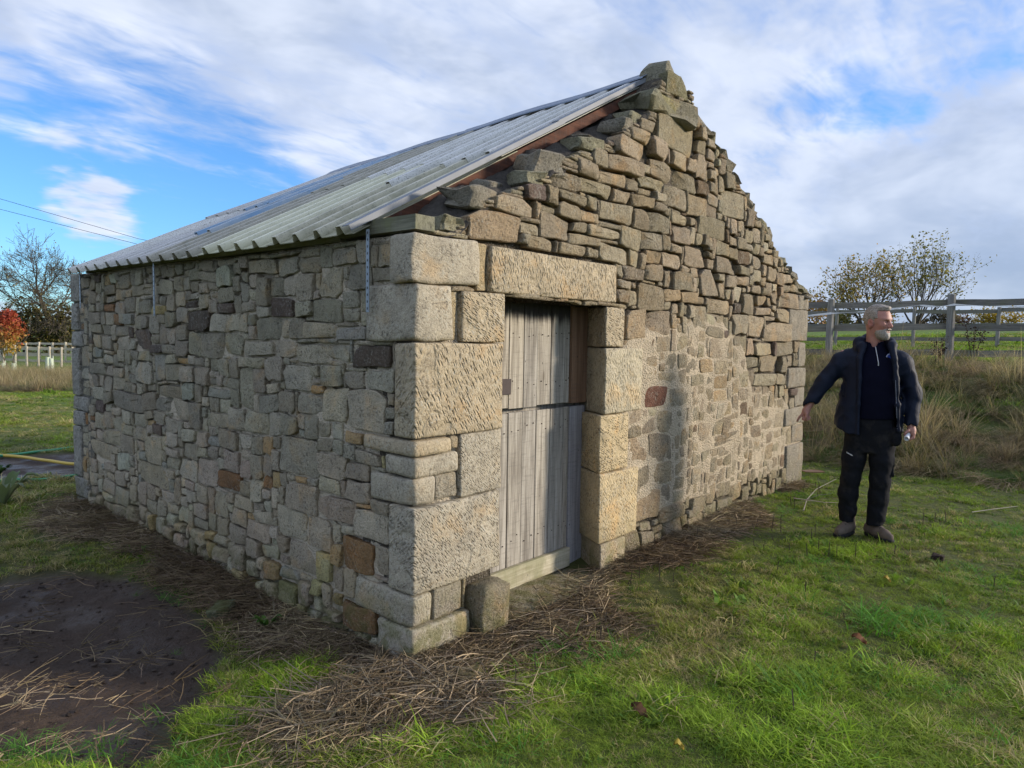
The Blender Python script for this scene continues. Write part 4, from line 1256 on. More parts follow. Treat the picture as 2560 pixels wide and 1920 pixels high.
# pointing hand: thumb side towards the viewer, index finger stretched, the others folded into the palm
def rhand_sdf(X, Y, Z):
    f = s_chain(X, Y, Z, [(-0.505, -0.093, 1.060), (-0.525, -0.105, 1.020)], [0.031, 0.033])
    f = smin(f, s_ell(X, Y, Z, (-0.531, -0.108, 1.002), (0.034, 0.028, 0.040)), 0.015)
    return fingers(f, X, Y, Z, [
        ([(-0.552, -0.118, 0.995), (-0.578, -0.124, 0.966), (-0.590, -0.124, 0.945), (-0.597, -0.122, 0.930)], [0.0125, 0.011, 0.0100, 0.0088]),   # index
        ([(-0.535, -0.112, 0.978), (-0.548, -0.126, 0.950), (-0.531, -0.136, 0.944), (-0.520, -0.128, 0.958)], [0.0125, 0.0115, 0.0105, 0.0095]),  # middle
        ([(-0.519, -0.106, 0.972), (-0.530, -0.120, 0.946), (-0.513, -0.131, 0.944), (-0.505, -0.122, 0.957)], [0.012, 0.011, 0.010, 0.009]),       # ring
        ([(-0.503, -0.100, 0.974), (-0.508, -0.113, 0.954), (-0.494, -0.122, 0.955), (-0.488, -0.114, 0.966)], [0.0105, 0.0095, 0.009, 0.008]),     # little
        ([(-0.516, -0.122, 1.012), (-0.517, -0.142, 0.992), (-0.520, -0.150, 0.968), (-0.521, -0.148, 0.955)], [0.0150, 0.0125, 0.0110, 0.0095]),   # thumb
    ])


ROLL_A, ROLL_B = np.array((0.350, 0.075, 0.945)), np.array((0.306, -0.108, 0.842))


def lhand_sdf(X, Y, Z):
    f = s_chain(X, Y, Z, [(0.337, -0.025, 0.945), (0.346, -0.035, 0.912)], [0.031, 0.034])
    f = smin(f, s_ell(X, Y, Z, (0.352, -0.038, 0.893), (0.030, 0.038, 0.034)), 0.015)
    # the fingers close round the roll from the outside, the thumb from the inside
    ch = []
    for i, (o, z) in enumerate(((-0.066, 0.872), (-0.046, 0.880), (-0.026, 0.889), (-0.008, 0.896))):
        c = 0.352 + 0.0 * i
        ch.append(([(c + 0.012, o, z + 0.008), (c + 0.010, o - 0.004, z - 0.022), (c - 0.016, o - 0.006, z - 0.038), (c - 0.040, o - 0.003, z - 0.030)], [0.0125, 0.0118, 0.0108, 0.0095]))
    ch.append(([(0.336, -0.058, 0.915), (0.316, -0.082, 0.902), (0.296, -0.092, 0.886), (0.290, -0.090, 0.870)], [0.0150, 0.0128, 0.0112, 0.0095]))
    return fingers(f, X, Y, Z, ch)


V1, F1 = sdf_mesh(head_sdf, (-0.13, -0.18, 1.44), (0.20, 0.15, 1.90), 0.0046)
V2, F2 = sdf_mesh(rhand_sdf, (-0.63, -0.18, 0.90), (-0.45, -0.04, 1.11), 0.0034)
V3, F3 = sdf_mesh(lhand_sdf, (0.26, -0.14, 0.80), (0.42, 0.05, 1.00), 0.0034)


def limbs_sdf(X, Y, Z):
    f = s_loft(X, Y, Z, [(0.80, 0.015, 0.03, 0.15, 0.085), (0.95, 0.015, 0.02, 0.165, 0.10), (1.15, 0.02, 0.01, 0.165, 0.10), (1.35, 0.01, 0.015, 0.185, 0.105), (1.50, 0.01, 0.03, 0.15, 0.08), (1.56, 0.012, 0.03, 0.07, 0.06)], 2.0)
    f = smin(f, s_chain(X, Y, Z, R_ARM, [0.055, 0.042, 0.030]), 0.03)
    f = smin(f, s_chain(X, Y, Z, L_ARM, [0.055, 0.042, 0.030]), 0.03)
    f = smin(f, s_chain(X, Y, Z, [(-0.085, 0.03, 0.84), (-0.128, 0.0, 0.48), (-0.142, 0.035, 0.08)], [0.085, 0.055, 0.036]), 0.03)
    f = smin(f, s_chain(X, Y, Z, [(0.115, 0.03, 0.84), (0.117, 0.0, 0.48), (0.095, 0.035, 0.08)], [0.085, 0.055, 0.036]), 0.03)
    return f


V4, F4 = sdf_mesh(limbs_sdf, (-0.60, -0.16, 0.02), (0.44, 0.18, 1.60), 0.012)
bodyV = np.concatenate([V4, V1, V2, V3]); off = np.cumsum([0, len(V4), len(V1), len(V2)])
bodyF = np.concatenate([F4 + off[0], F1 + off[1], F2 + off[2], F3 + off[3]])
tmp = mesh_obj('body_source', bodyV, bodyF)
md = tmp.modifiers.new('rm', 'REMESH'); md.mode = 'VOXEL'; md.voxel_size = 0.0042; md.use_smooth_shade = True
sm = tmp.modifiers.new('sm', 'SMOOTH'); sm.factor = 0.4; sm.iterations = 2
dg = bpy.context.evaluated_depsgraph_get()
bme = bpy.data.meshes.new_from_object(tmp.evaluated_get(dg))
bme.name = 'body'
bpy.data.objects.remove(tmp)
nv_ = len(bme.vertices); co = np.empty(nv_ * 3); bme.vertices.foreach_get('co', co); co = co.reshape(-1, 3)
f_, s_, u_ = hl(co[:, 0], co[:, 1], co[:, 2])
skin = np.tile(np.array((0.44, 0.215, 0.165)), (nv_, 1))
head_m = co[:, 2] > 1.6
def paint(mask_d, colr, amount):
    w_ = np.clip(mask_d, 0, 1)[:, None] * amount * head_m[:, None]
    skin[:] = skin * (1 - w_) + np.array(colr) * w_
paint(1.6 - s_ell(f_, np.abs(s_), u_, (0.125, 0, -0.032), (0.02, 0.02, 0.02)) * 60 - 1, (0.44, 0.17, 0.14), 0.5)
paint(1 - s_ell(f_, np.abs(s_), u_, (0.08, 0.055, -0.03), (0.03, 0.02, 0.025)) * 60, (0.45, 0.19, 0.15), 0.45)
paint(1 - s_ell(f_, np.abs(s_), u_, (-0.016, 0.088, -0.008), (0.028, 0.014, 0.040)) * 90, (0.40, 0.155, 0.125), 0.6)
paint(1 - s_ell(f_, np.abs(s_), u_, (0.104, 0, -0.074), (0.014, 0.024, 0.010)) * 150, (0.30, 0.12, 0.10), 0.8)
paint(1 - s_ell(f_, np.abs(s_), u_, (0.108, 0, -0.068), (0.016, 0.022, 0.0045)) * 300, (0.06, 0.02, 0.02), 0.9)
hands_m = co[:, 2] < 1.1
skin[hands_m] = (0.40, 0.20, 0.155)
at = bme.attributes.new('col', 'FLOAT_COLOR', 'POINT')
at.data.foreach_set('color', np.concatenate([skin, np.ones((nv_, 1))], 1).astype(np.float32).ravel())
bme.materials.clear(); bme.materials.append(M_SKIN)
body = bpy.data.objects.new('body', bme); C.objects.link(body); body.parent = person


def piece(name, fn, lo, hi, h, mat, smooth_it=2):
    V, F = sdf_mesh(fn, lo, hi, h)
    o = mesh_obj(name, V, F, mat, person, True)
    if smooth_it:
        m_ = o.modifiers.new('sm', 'SMOOTH'); m_.factor = 0.5; m_.iterations = smooth_it
    return o


def hair_sdf(X, Y, Z):
    F_, S_, U = hl(X, Y, Z)
    st = fbm(F_ * 22, S_ * 40, U * 80, 5, 2) * 0.0045 + fbm(F_ * 18, S_ * 30, U * 30, 9, 2) * 0.004
    f = s_ell(F_, S_, U, (-0.008, 0, 0.045), (0.121, 0.094, 0.106))
    f = smin(f, s_ell(F_, S_, U, (0.060, 0, 0.116), (0.046, 0.056, 0.020)), 0.02)
    f = f + st
    # hairline: keeps to the crown, back and temples; free of the face, the ears and the nape
    line = 0.072 + 0.020 * np.abs(S_) / 0.08
    face = np.minimum(F_ - np.where(U > 0.092, 0.12, np.where(U > 0.03, 0.045 - (U - 0.05) * 0.2, 0.020)), 0.118 - U)
    f = np.maximum(f, face)
    ear = s_ell(F_, np.abs(S_), U, (-0.016, 0.09, -0.012), (0.030, 0.03, 0.040))
    f = np.maximum(f, -ear)
    f = np.maximum(f, -(U + 0.085 - 0.25 * np.maximum(F_ + 0.06, 0)))
    return f


def beard_sdf(X, Y, Z):
    F_, S_, U = hl(X, Y, Z)
    f = s_ell(F_, S_, U, (0.042, 0, -0.074), (0.068, 0.065, 0.068))
    f = smin(f, s_ell(F_, S_, U, (0.084, 0, -0.112), (0.031, 0.037, 0.032)), 0.02)
    f = smin(f, s_caps(F_, S_, U, (0.112, -0.022, -0.056), (0.112, 0.022, -0.056), 0.008, 0.008), 0.006)
    f = f + fbm(F_ * 70, S_ * 70, U * 60, 3, 2) * 0.003
    top = U + 0.046 + 0.020 * (np.abs(S_) < 0.035) * (F_ > 0.08) * 0 - np.clip((0.055 - F_) * 0.55, 0, 0.045)
    cheek = top
    mus = (F_ > 0.085) & (np.abs(S_) < 0.030)
    f = np.maximum(f, np.where(mus, U + 0.050, cheek))
    f = np.maximum(f, -(s_ell(F_, S_, U, (0.118, 0, -0.072), (0.030, 0.026, 0.012))))
    f = np.maximum(f, -(F_ - (-0.002)))
    f = np.maximum(f, -(U + 0.148))
    return f


piece('hair', hair_sdf, (-0.14, -0.18, 1.62), (0.21, 0.16, 1.93), 0.0045, M_HAIR, 1)
piece('beard', beard_sdf, (-0.06, -0.19, 1.56), (0.22, 0.12, 1.74), 0.0045, M_BEARD, 1)
M_EYE = simple_mat('eye', (0.05, 0.045, 0.045), 0.2, 0.1, 10, 0)
M_BROW = simple_mat('eyebrow_hair', (0.14, 0.11, 0.09), 0.8, 0.4, 200, 0.4)
for sg in (-1, 1):
    c_ = hp(0.0965, sg * 0.033, 0.002)
    piece('eye', lambda X, Y, Z: s_ell(*hl(X, Y, Z), (0.0965, sg * 0.033, 0.002), (0.007, 0.0125, 0.0042)), (c_[0] - 0.03, c_[1] - 0.03, c_[2] - 0.012), (c_[0] + 0.03, c_[1] + 0.03, c_[2] + 0.012), 0.0016, M_EYE, 0)
    c_ = hp(0.102, sg * 0.036, 0.024)
    piece('eyebrow', lambda X, Y, Z: s_caps(*hl(X, Y, Z), (0.107, sg * 0.016, 0.021), (0.092, sg * 0.055, 0.026), 0.0055, 0.0045), (c_[0] - 0.045, c_[1] - 0.045, c_[2] - 0.02), (c_[0] + 0.045, c_[1] + 0.045, c_[2] + 0.02), 0.0022, M_BROW, 0)

TORSO = [(0.79, 0.0, 0.015, 0.285, 0.165), (0.90, 0.0, 0.015, 0.288, 0.168), (1.06, 0.0, 0.012, 0.275, 0.165), (1.25, 0.0, 0.012, 0.235, 0.158), (1.40, -0.004, 0.015, 0.238, 0.145), (1.48, -0.006, 0.022, 0.232, 0.120), (1.535, 0.0, 0.03, 0.165, 0.092), (1.575, 0.008, 0.035, 0.10, 0.080)]


def wrinkle(X, Y, Z, s, a): return fbm(X * s, Y * s, Z * s * 1.7, 13, 2) * a


def jacket_sdf(X, Y, Z):
    wr = fbm(X * 11, Y * 9, Z * 5, 13, 2) * 0.007 + fbm(X * 14, Y * 14, Z * 14, 15, 2) * 0.004 * (np.abs(X) > 0.22) + 0.016 * (np.abs(vnoise(X * 9 + Z * 7, Y * 9, Z * 10 - X * 7, 19)) - 0.3) * (0.35 + 0.65 * (np.abs(X) > 0.2))
    tor = s_loft(X, Y, Z, TORSO, 2.3)
    tor = np.maximum(tor, (0.852 + 0.30 * np.maximum(-X - 0.17, 0) * 1.6 + 0.10 * np.maximum(X - 0.05, 0)) - Z)
    inner = s_loft(X, Y, Z, [(z - (0.05 if i == 0 else 0), a, b, c - 0.030, d - 0.030) for i, (z, a, b, c, d) in enumerate(TORSO)] + [(1.62, 0.008, 0.035, 0.085, 0.066)], 2.3)
    lft = np.interp(Z, [0.8, 1.30, 1.49, 1.60], [-0.072, -0.082, -0.095, -0.055]); rgt = np.interp(Z, [0.8, 1.1, 1.40, 1.56, 1.62], [0.236, 0.215, 0.188, 0.170, 0.12])
    gap = np.maximum(np.maximum(lft - X, X - rgt), Y + 0.01)
    sh = np.maximum(tor, -inner)
    sh = np.maximum(sh, -gap)
    # turned-back front edges
    ed = s_chain(X, Y, Z, [(-0.084, -0.142, 0.86), (-0.088, -0.146, 1.10), (-0.090, -0.142, 1.30), (-0.096, -0.122, 1.46), (-0.070, -0.065, 1.565)], [0.016, 0.016, 0.018, 0.022, 0.026])
    ed = np.minimum(ed, s_chain(X, Y, Z, [(0.240, -0.118, 0.90), (0.222, -0.135, 1.10), (0.200, -0.135, 1.30), (0.185, -0.118, 1.46), (0.150, -0.070, 1.57)], [0.020, 0.020, 0.022, 0.026, 0.030]))
    sh = smin(sh, ed, 0.012)
    arm = s_chain(X, Y, Z, [(-0.200, 0.02, 1.465), (-0.262, 0.005, 1.425), (-0.385, -0.03, 1.265), (-0.508, -0.094, 1.052)], [0.076, 0.078, 0.070, 0.055], 0.03)
    arm = np.maximum(arm, -((Z - 1.048) + 0.45 * (X + 0.505) * -1.0) )
    arm2 = s_chain(X, Y, Z, [(0.205, 0.02, 1.465), (0.258, 0.015, 1.42), (0.345, 0.04, 1.185), (0.340, -0.025, 0.955)], [0.076, 0.077, 0.068, 0.053], 0.03)
    arm2 = np.maximum(arm2, 0.942 - Z)
    arms = np.minimum(arm, arm2)
    arms = np.maximum(arms, -np.minimum(np.maximum(s_chain(X, Y, Z, R_ARM[1:], [0.05, 0.042]), Z - 1.09), np.maximum(s_chain(X, Y, Z, L_ARM[1:], [0.05, 0.042]), Z - 0.98)))
    sh = smin(sh, arms, 0.035)
    # hood bunched round the back of the neck
    hood = s_chain(X, Y, Z, [(-0.105, -0.045, 1.548), (-0.112, 0.03, 1.585), (-0.04, 0.115, 1.610), (0.07, 0.115, 1.600), (0.140, 0.03, 1.588), (0.168, -0.055, 1.565)], [0.034, 0.044, 0.050, 0.048, 0.040, 0.034], 0.03)
    sh = smin(sh, hood, 0.03)
    sh = np.maximum(sh, -s_chain(X, Y, Z, [(0.012, -0.02, 1.72), (0.015, 0.005, 1.50)], [0.082, 0.074]))
    return sh + wr


def jumper_sdf(X, Y, Z):
    f = s_loft(X, Y, Z, [(0.975, 0.03, 0.005, 0.195, 0.128), (1.0, 0.03, 0.005, 0.198, 0.134), (1.12, 0.03, 0.0, 0.205, 0.144), (1.30, 0.025, 0.0, 0.205, 0.142), (1.44, 0.015, 0.008, 0.19, 0.120), (1.50, 0.012, 0.018, 0.15, 0.095), (1.555, 0.014, 0.018, 0.092, 0.082), (1.605, 0.016, 0.012, 0.080, 0.076)], 2.2)
    f = np.maximum(f, -s_chain(X, Y, Z, [(0.016, -0.01, 1.72), (0.016, 0.02, 1.52)], [0.071, 0.066]))
    vee = np.maximum(np.abs(X - 0.018) - (Z - 1.565) * 0.55, Y + 0.01)
    f = np.maximum(f, -vee)
    return f + wrinkle(X, Y, Z, 9, 0.006)


def trousers_sdf(X, Y, Z):
    f = s_loft(X, Y, Z, [(0.70, 0.015, 0.02, 0.185, 0.118), (0.80, 0.015, 0.02, 0.200, 0.128), (0.92, 0.02, 0.012, 0.195, 0.128), (1.02, 0.025, 0.01, 0.182, 0.120)], 2.3)
    l1 = s_chain(X, Y, Z, [(-0.082, 0.02, 0.80), (-0.108, 0.0, 0.64), (-0.128, -0.012, 0.48), (-0.142, 0.01, 0.34), (-0.146, 0.02, 0.20), (-0.144, 0.018, 0.115)], [0.112, 0.098, 0.083, 0.084, 0.074, 0.066], 0.03)
    l2 = s_chain(X, Y, Z, [(0.116, 0.02, 0.80), (0.122, 0.0, 0.64), (0.117, -0.012, 0.48), (0.112, 0.01, 0.34), (0.103, 0.02, 0.20), (0.096, 0.018, 0.115)], [0.112, 0.100, 0.085, 0.087, 0.076, 0.070], 0.03)
    f = smin(f, np.minimum(l1, l2), 0.025)
    f = np.maximum(f, 0.108 + 0.03 * (Y < -0.03) * 0 - Z)
    # flap pockets and knee pads
    for cx, sg in ((-0.193, -1), (0.214, 1)):
        f = np.minimum(f, np.maximum(np.maximum(np.abs(X - cx) - 0.006, np.abs(Y - 0.015) - 0.055), np.abs(Z - 0.60) - 0.075) - 0.006)
    f = smin(f, s_ell(X, Y, Z, (0.222, -0.075, 0.85), (0.048, 0.028, 0.075)), 0.012)
    amp = 0.004 + 0.009 * np.exp(-((Z - 0.20) / 0.12) ** 2) + 0.004 * np.exp(-((Z - 0.50) / 0.1) ** 2)
    fold = fbm(X * 9 + Z * 4, Y * 7, Z * 17 + X * 14, 21, 2)
    return f + fold * amp + wrinkle(X, Y, Z, 11, 0.005)


piece('trousers', trousers_sdf, (-0.30, -0.20, 0.07), (0.32, 0.22, 1.04), 0.0085, M_TROUSERS)
piece('jumper', jumper_sdf, (-0.24, -0.20, 0.95), (0.28, 0.20, 1.62), 0.0085, M_JUMPER)
jacket = piece('jacket', jacket_sdf, (-0.63, -0.22, 0.78), (0.46, 0.22, 1.70), 0.0078, M_JACKET)


def boot(cx, cy_, ang):
    d = np.array([math.sin(ang), -math.cos(ang)])
    def loc(X, Y):
        dx, dy = X - cx, Y - cy_
        return dx * d[0] + dy * d[1], dx * -d[1] + dy * d[0]
    def upper(X, Y, Z):
        a, s = loc(X, Y)
        f = s_chain(a, s, Z, [(-0.055, 0, 0.055), (0.04, 0, 0.055), (0.135, 0, 0.044), (0.185, 0, 0.040)], [0.047, 0.050, 0.046, 0.036], 0.02)
        f = smin(f, s_chain(a, s, Z, [(-0.025, 0, 0.07), (-0.02, 0, 0.16)], [0.052, 0.050]), 0.02)
        f = np.maximum(f, 0.020 - Z)
        tongue = s_chain(a, s, Z, [(0.03, 0, 0.11), (0.11, 0, 0.080)], [0.022, 0.018])
        return smin(f, tongue, 0.02) + wrinkle(X, Y, Z, 30, 0.003)
    def sole(X, Y, Z):
        a, s = loc(X, Y)
        w_ = 0.044 + 0.008 * np.clip((a - 0.02) / 0.1, -1, 1)
        q = np.where(a < -0.055, np.hypot(a + 0.055, s) - w_, np.where(a > 0.180, np.hypot((a - 0.180), s) - 0.044, np.abs(s) - w_))
        return np.maximum(q - 0.003, np.maximum(-0.006 - Z, Z - 0.028))
    lo, hi = (cx - 0.27, cy_ - 0.27, -0.02), (cx + 0.27, cy_ + 0.15, 0.20)
    b = piece('boot', upper, lo, hi, 0.007, M_BOOT)
    V, F = sdf_mesh(sole, lo, hi, 0.007)
    s_ = mesh_obj('sole', V, F, M_SOLE, b, True)
    g = Geo()
    for k in range(4):
        a = 0.035 + 0.027 * k; z = 0.137 - 0.0125 * k - 0.004
        for sg in (-1, 1):
            p = [(cx + d[0] * (a + da) - d[1] * -1 * 0 + (-d[1]) * sx, cy_ + d[1] * (a + da) + d[0] * sx, z + dz) for da, sx, dz in ((-0.008, -0.026 * sg, -0.012), (0.0, 0, 0.0), (0.008, 0.026 * sg, -0.012))]
            g.tube(p, 0.0035, 5)
    g.build('laces', simple_mat('boot_lace', (0.02, 0.018, 0.016), 0.8), b)
    return b


boot(-0.130, 0.035, rad(-24))
boot(0.085, 0.040, rad(44))

# small things on the clothes: half-zip, round badge, white lettering on the thigh, toggles
from mathutils.bvhtree import BVHTree


def surface_y(o_names, x, z):
    """front of the named garments at local x, z"""
    best = 9.0
    for o in person.children:
        if o.name.split('.')[0] in o_names:
            bt = BVHTree.FromPolygons([v.co for v in o.data.vertices], [tuple(p.vertices) for p in o.data.polygons])
            hit = bt.ray_cast(Vector((x, -1.0, z)), Vector((0, 1, 0)))
            if hit[0] is not None: best = min(best, hit[0].y)
    return best if best < 9 else -0.14


M_ZIP = simple_mat('zip_metal', (0.50, 0.50, 0.50), 0.35, 0.2, 100, 0.1, metal=0.7)
g = Geo()
zp = []
for k in range(8):
    t = k / 7.0; x, z = 0.022 + 0.034 * t, 1.575 - 0.145 * t
    zp.append((x, surface_y(('jumper',), x, z) - 0.0015, z))
g.tube(zp, 0.0042, 6)
g.box((zp[-1][0] - 0.004, zp[-1][1] - 0.008, zp[-1][2] - 0.022), (zp[-1][0] + 0.004, zp[-1][1] - 0.003, zp[-1][2]))
g.build('zip', M_ZIP, person)
bx, bz = 0.142, 1.478
by = surface_y(('jumper',), bx, bz) - 0.004
for nm, r0, r1, col_ in (('badge', 0.0, 0.030, (0.03, 0.07, 0.40)), ('badge_ring', 0.020, 0.029, (0.55, 0.60, 0.85))):
    g = Geo(); n = 24; vs_ = []
    for r_ in (r0, r1):
        for k in range(n):
            a = 2 * math.pi * k / n
            vs_.append((bx + r_ * math.cos(a) * 0.9, by - (0.0 if nm == 'badge' else 0.002) + 0.35 * r_ * math.cos(a), bz + r_ * math.sin(a)))
    g.add(vs_, [(k, (k + 1) % n, n + (k + 1) % n, n + k) for k in range(n)])
    o = g.build(nm, simple_mat(nm + '_print', col_, 0.7, 0.1, 50, 0), person)
    md = o.modifiers.new('t', 'SOLIDIFY'); md.thickness = 0.001
g = Geo()
ux, uz = -0.165, 0.694
for k, (w_, h_) in enumerate(((0.004, 0.012), (0.006, 0.008), (0.006, 0.008), (0.004, 0.008), (0.007, 0.008), (0.006, 0.009), (0.005, 0.006))):
    x = ux + k * 0.0078; z = uz - k * 0.0030
    y = surface_y(('trousers',), x, z)
    g.box((x - w_ / 2, y - 0.003, z - h_ / 2), (x + w_ / 2, y + 0.002, z + h_ / 2))
g.build('thigh_lettering', simple_mat('white_print', (0.7, 0.7, 0.72), 0.7, 0.1, 50, 0), person)
# white zip tape along the inner edge of his left front
g = Geo(); pts = []
for z in np.linspace(1.30, 0.92, 10):
    x = float(np.interp(z, [0.9, 1.1, 1.30], [0.232, 0.214, 0.196])); pts.append((x, surface_y(('jacket',), x, z) - 0.001, z))
g.tube(pts, 0.0028, 5)
g.build('jacket_zip', simple_mat('pale_zip_tape', (0.22, 0.24, 0.30), 0.6, 0.1, 50, 0), person)

# the roll of white paper in his left hand
rl = Geo()
dv = Vector(ROLL_B - ROLL_A); L = dv.length
q = dv.to_track_quat('Z', 'Y').to_matrix().to_4x4()
n = 28; prof = [(0.0205, 0), (0.0205, L), (0.0150, L), (0.0150, 0)]
vs_ = []
for r_, z in prof:
    for k in range(n):
        a = 2 * math.pi * k / n
        vs_.append(q @ Vector((r_ * math.cos(a), r_ * math.sin(a), z)))
rl.add(vs_, [(i * n + k, i * n + (k + 1) % n, ((i + 1) % 4) * n + (k + 1) % n, ((i + 1) % 4) * n + k) for i in range(4) for k in range(n)])
for rr in (0.0118, 0.0085):
    rl.tube([q @ Vector((rr * math.cos(k * 0.35), rr * math.sin(k * 0.35), L - 0.012)) for k in range(17)], 0.0007, 4)
M_PAPER = simple_mat('white_paper', (0.72, 0.74, 0.78), 0.7, 0.06, 30, 0.05)
roll = rl.build('paper_roll', M_PAPER)
roll.matrix_world = Matrix.Translation(MAN) @ Matrix.Rotation(man_rot, 4, 'Z') @ Matrix.Diagonal((0.885, 1, 1, 1)) @ Matrix.Translation(Vector(ROLL_A))
tag(roll, 'rolled sheet of white paper gripped in the left hand of the man', 'paper roll')

# ------------------------------------------------------------------ fences
def gz(x, y): return float(height(x, y))


def rail_fence(label, cat, posts, rails, ph, pw, rw, rt, mp, mr, name, zfix=None, rail_side=-1):
    """posts: plan points; every post and every length of rail is a part of its own"""
    root = thing(name, label, cat, (*posts[0], gz(*posts[0])))
    org = Vector(root.location)
    rng = random.Random(len(posts) * 7 + int(ph * 100))
    for i, (x, y) in enumerate(posts):
        a, b = posts[max(i - 1, 0)], posts[min(i + 1, len(posts) - 1)]
        ang = math.atan2(b[1] - a[1], b[0] - a[0])
        z0 = gz(x, y) if zfix is None else zfix
        g = Geo()
        h = ph + rng.uniform(-0.04, 0.04)
        n = 8
        g.tube([(0, 0, -0.35), (0, 0, h * 0.5), (0.006, 0, h - 0.012), (0.006, 0, h)], [pw * 0.62, pw * 0.60, pw * 0.58, pw * 0.50], n)
        o = g.build('post', mp, root)
        o.location = Vector((x, y, z0)) - org; o.rotation_euler = (rng.uniform(-0.02, 0.02), rng.uniform(-0.02, 0.02), ang + math.pi / n)
    for i in range(len(posts) - 1):
        (xa, ya), (xb, yb) = posts[i], posts[i + 1]
        za, zb = (gz(xa, ya), gz(xb, yb)) if zfix is None else (zfix, zfix)
        dx, dy = xb - xa, yb - ya
        L = math.hypot(dx, dy)
        nx, ny = dy / L * rail_side * (pw * 0.5 + rt * 0.5), -dx / L * rail_side * (pw * 0.5 + rt * 0.5)
        for r_ in rails:
            j = rng.uniform(-0.02, 0.02); j2 = rng.uniform(-0.02, 0.02)
            p = Vector((xa + nx, ya + ny, za + r_ + j)); q = Vector((xb + nx, yb + ny, zb + r_ + j2))
            g = Geo(); Lq = (q - p).length
            seg = 6
            vs_ = []
            for k in range(seg + 1):
                sag = -0.012 * math.sin(math.pi * k / seg) * rng.uniform(0.5, 1.5)
                for yy, zz in ((-rt / 2, -rw / 2), (rt / 2, -rw / 2), (rt / 2, rw / 2), (-rt / 2, rw / 2)):
                    vs_.append((Lq * k / seg - 0.02 + 0.04 * k / seg, yy, zz + sag))
            fs = [(k * 4 + m_, (k + 1) * 4 + m_, (k + 1) * 4 + (m_ + 1) % 4, k * 4 + (m_ + 1) % 4) for k in range(seg) for m_ in range(4)] + [(0, 1, 2, 3), tuple(seg * 4 + m_ for m_ in (3, 2, 1, 0))]
            g.add(vs_, fs)
            o = g.build('rail', mr, root)
            o.matrix_local = Matrix.Translation(p - org) @ (q - p).to_track_quat('X', 'Z').to_matrix().to_4x4()
    return root


def P(a, d): return plan(a, d)


f1 = [P(6.58 + 1.96 * k, 14.8 - 0.9 * k) for k in (-2, -1, 0, 1, 2, 3)]
rail_fence('weathered three-rail timber fence nearest behind the man', 'fence', f1, (0.16, 0.66, 1.15), 1.26, 0.125, 0.125, 0.04, M_FENCEPOST, M_FENCE, 'post_and_rail_fence')
f2 = [P(8.98 + 1.72 * k, 19.8 - 0.78 * k) for k in (-3, -2, -1, 0, 1, 2, 3)]
rail_fence('thinner timber fence standing farther back across the grass track', 'fence', f2, (0.22, 0.58, 0.95), 1.06, 0.08, 0.10, 0.03, M_FENCEPOST, M_FENCE, 'post_and_rail_fence')
# white electric tape strung along the near fence
tp = Geo()
pts = [(*P(4.4, 15.6), 2.02), (*P(6.55, 14.68), 2.20), (*P(8.0, 14.05), 2.36), (*P(8.53, 13.80), 2.37), (*P(10.5, 12.9), 2.33)]
for k in range(len(pts) - 1):
    a, b = Vector(pts[k]), Vector(pts[k + 1])
    for s_ in range(8):
        u0, u1 = s_ / 8, (s_ + 1) / 8
        p, q = a.lerp(b, u0), a.lerp(b, u1)
        p.z -= 0.03 * math.sin(math.pi * u0); q.z -= 0.03 * math.sin(math.pi * u1)
        w0 = 0.012 + 0.010 * math.sin(k * 3 + s_); w1 = 0.012 + 0.010 * math.sin(k * 3 + s_ + 1)
        tp.add([p - Vector((0, 0, w0)), q - Vector((0, 0, w1)), q + Vector((0, 0, w1)), p + Vector((0, 0, w0))], [(0, 1, 2, 3)])
tape = tp.build('electric_fence_tape', simple_mat('white_tape', (0.75, 0.75, 0.75), 0.6, 0.1, 20, 0))
md = tape.modifiers.new('t', 'SOLIDIFY'); md.thickness = 0.002
tag(tape, 'white electric fencing tape strung along the near fence', 'fence tape')
# pale fences far off on the left
lf1 = [P(-32.5 + 0.62 * k, 41.5 + 0.1 * k) for k in range(13)]
rail_fence('pale new timber fence below the big bare tree', 'fence', lf1, (0.35, 0.75, 1.10), 1.2, 0.11, 0.13, 0.04, M_FARWOOD, M_FARWOOD, 'far_fence')
lf2 = [P(-35.2 + 0.85 * k, 46.5) for k in range(11)]
rail_fence('pale timber fence running just behind the other pale fence', 'fence', lf2, (0.45, 0.85, 1.2), 1.3, 0.11, 0.13, 0.04, M_FARWOOD, M_FARWOOD, 'far_fence')
M_TUBE = simple_mat('pale_green_tree_guard', (0.50, 0.56, 0.44), 0.6, 0.1, 5, 0)
gl = ['taller pale green tree guard left of its leaning neighbour', 'pale green tree guard just right of the taller one', 'short pale tree guard beside the red-leaved sapling', 'stubby whitish tree guard at the left edge of the picture']
for i, (a, d, h_, lean) in enumerate(((-23.6, 36.0, 0.75, 0.04), (-23.1, 35.6, 0.70, -0.03), (-24.6, 35.0, 0.42, 0.02), (-25.4, 35.4, 0.40, 0.0))):
    x, y = P(a, d); g = Geo()
    n = 12; r0, r1 = 0.085, 0.078
    vs_ = [(r_ * math.cos(2 * math.pi * k / n), r_ * math.sin(2 * math.pi * k / n), z) for r_, z in ((r0, -0.05), (r0, h_), (r1, h_), (r1, 0.05)) for k in range(n)]
    g.add(vs_, [(j * n + k, j * n + (k + 1) % n, (j + 1) * n + (k + 1) % n, (j + 1) * n + k) for j in range(3) for k in range(n)])
    g.box((0.09, -0.015, -0.2), (0.12, 0.015, h_ + 0.12))
    o = g.build('tree_guard', M_TUBE)
    o.location = (x, y, gz(x, y)); o.rotation_euler = (lean, lean, 0)
    tag(o, gl[i], 'tree guard', 'tree guards in the planting on the left')

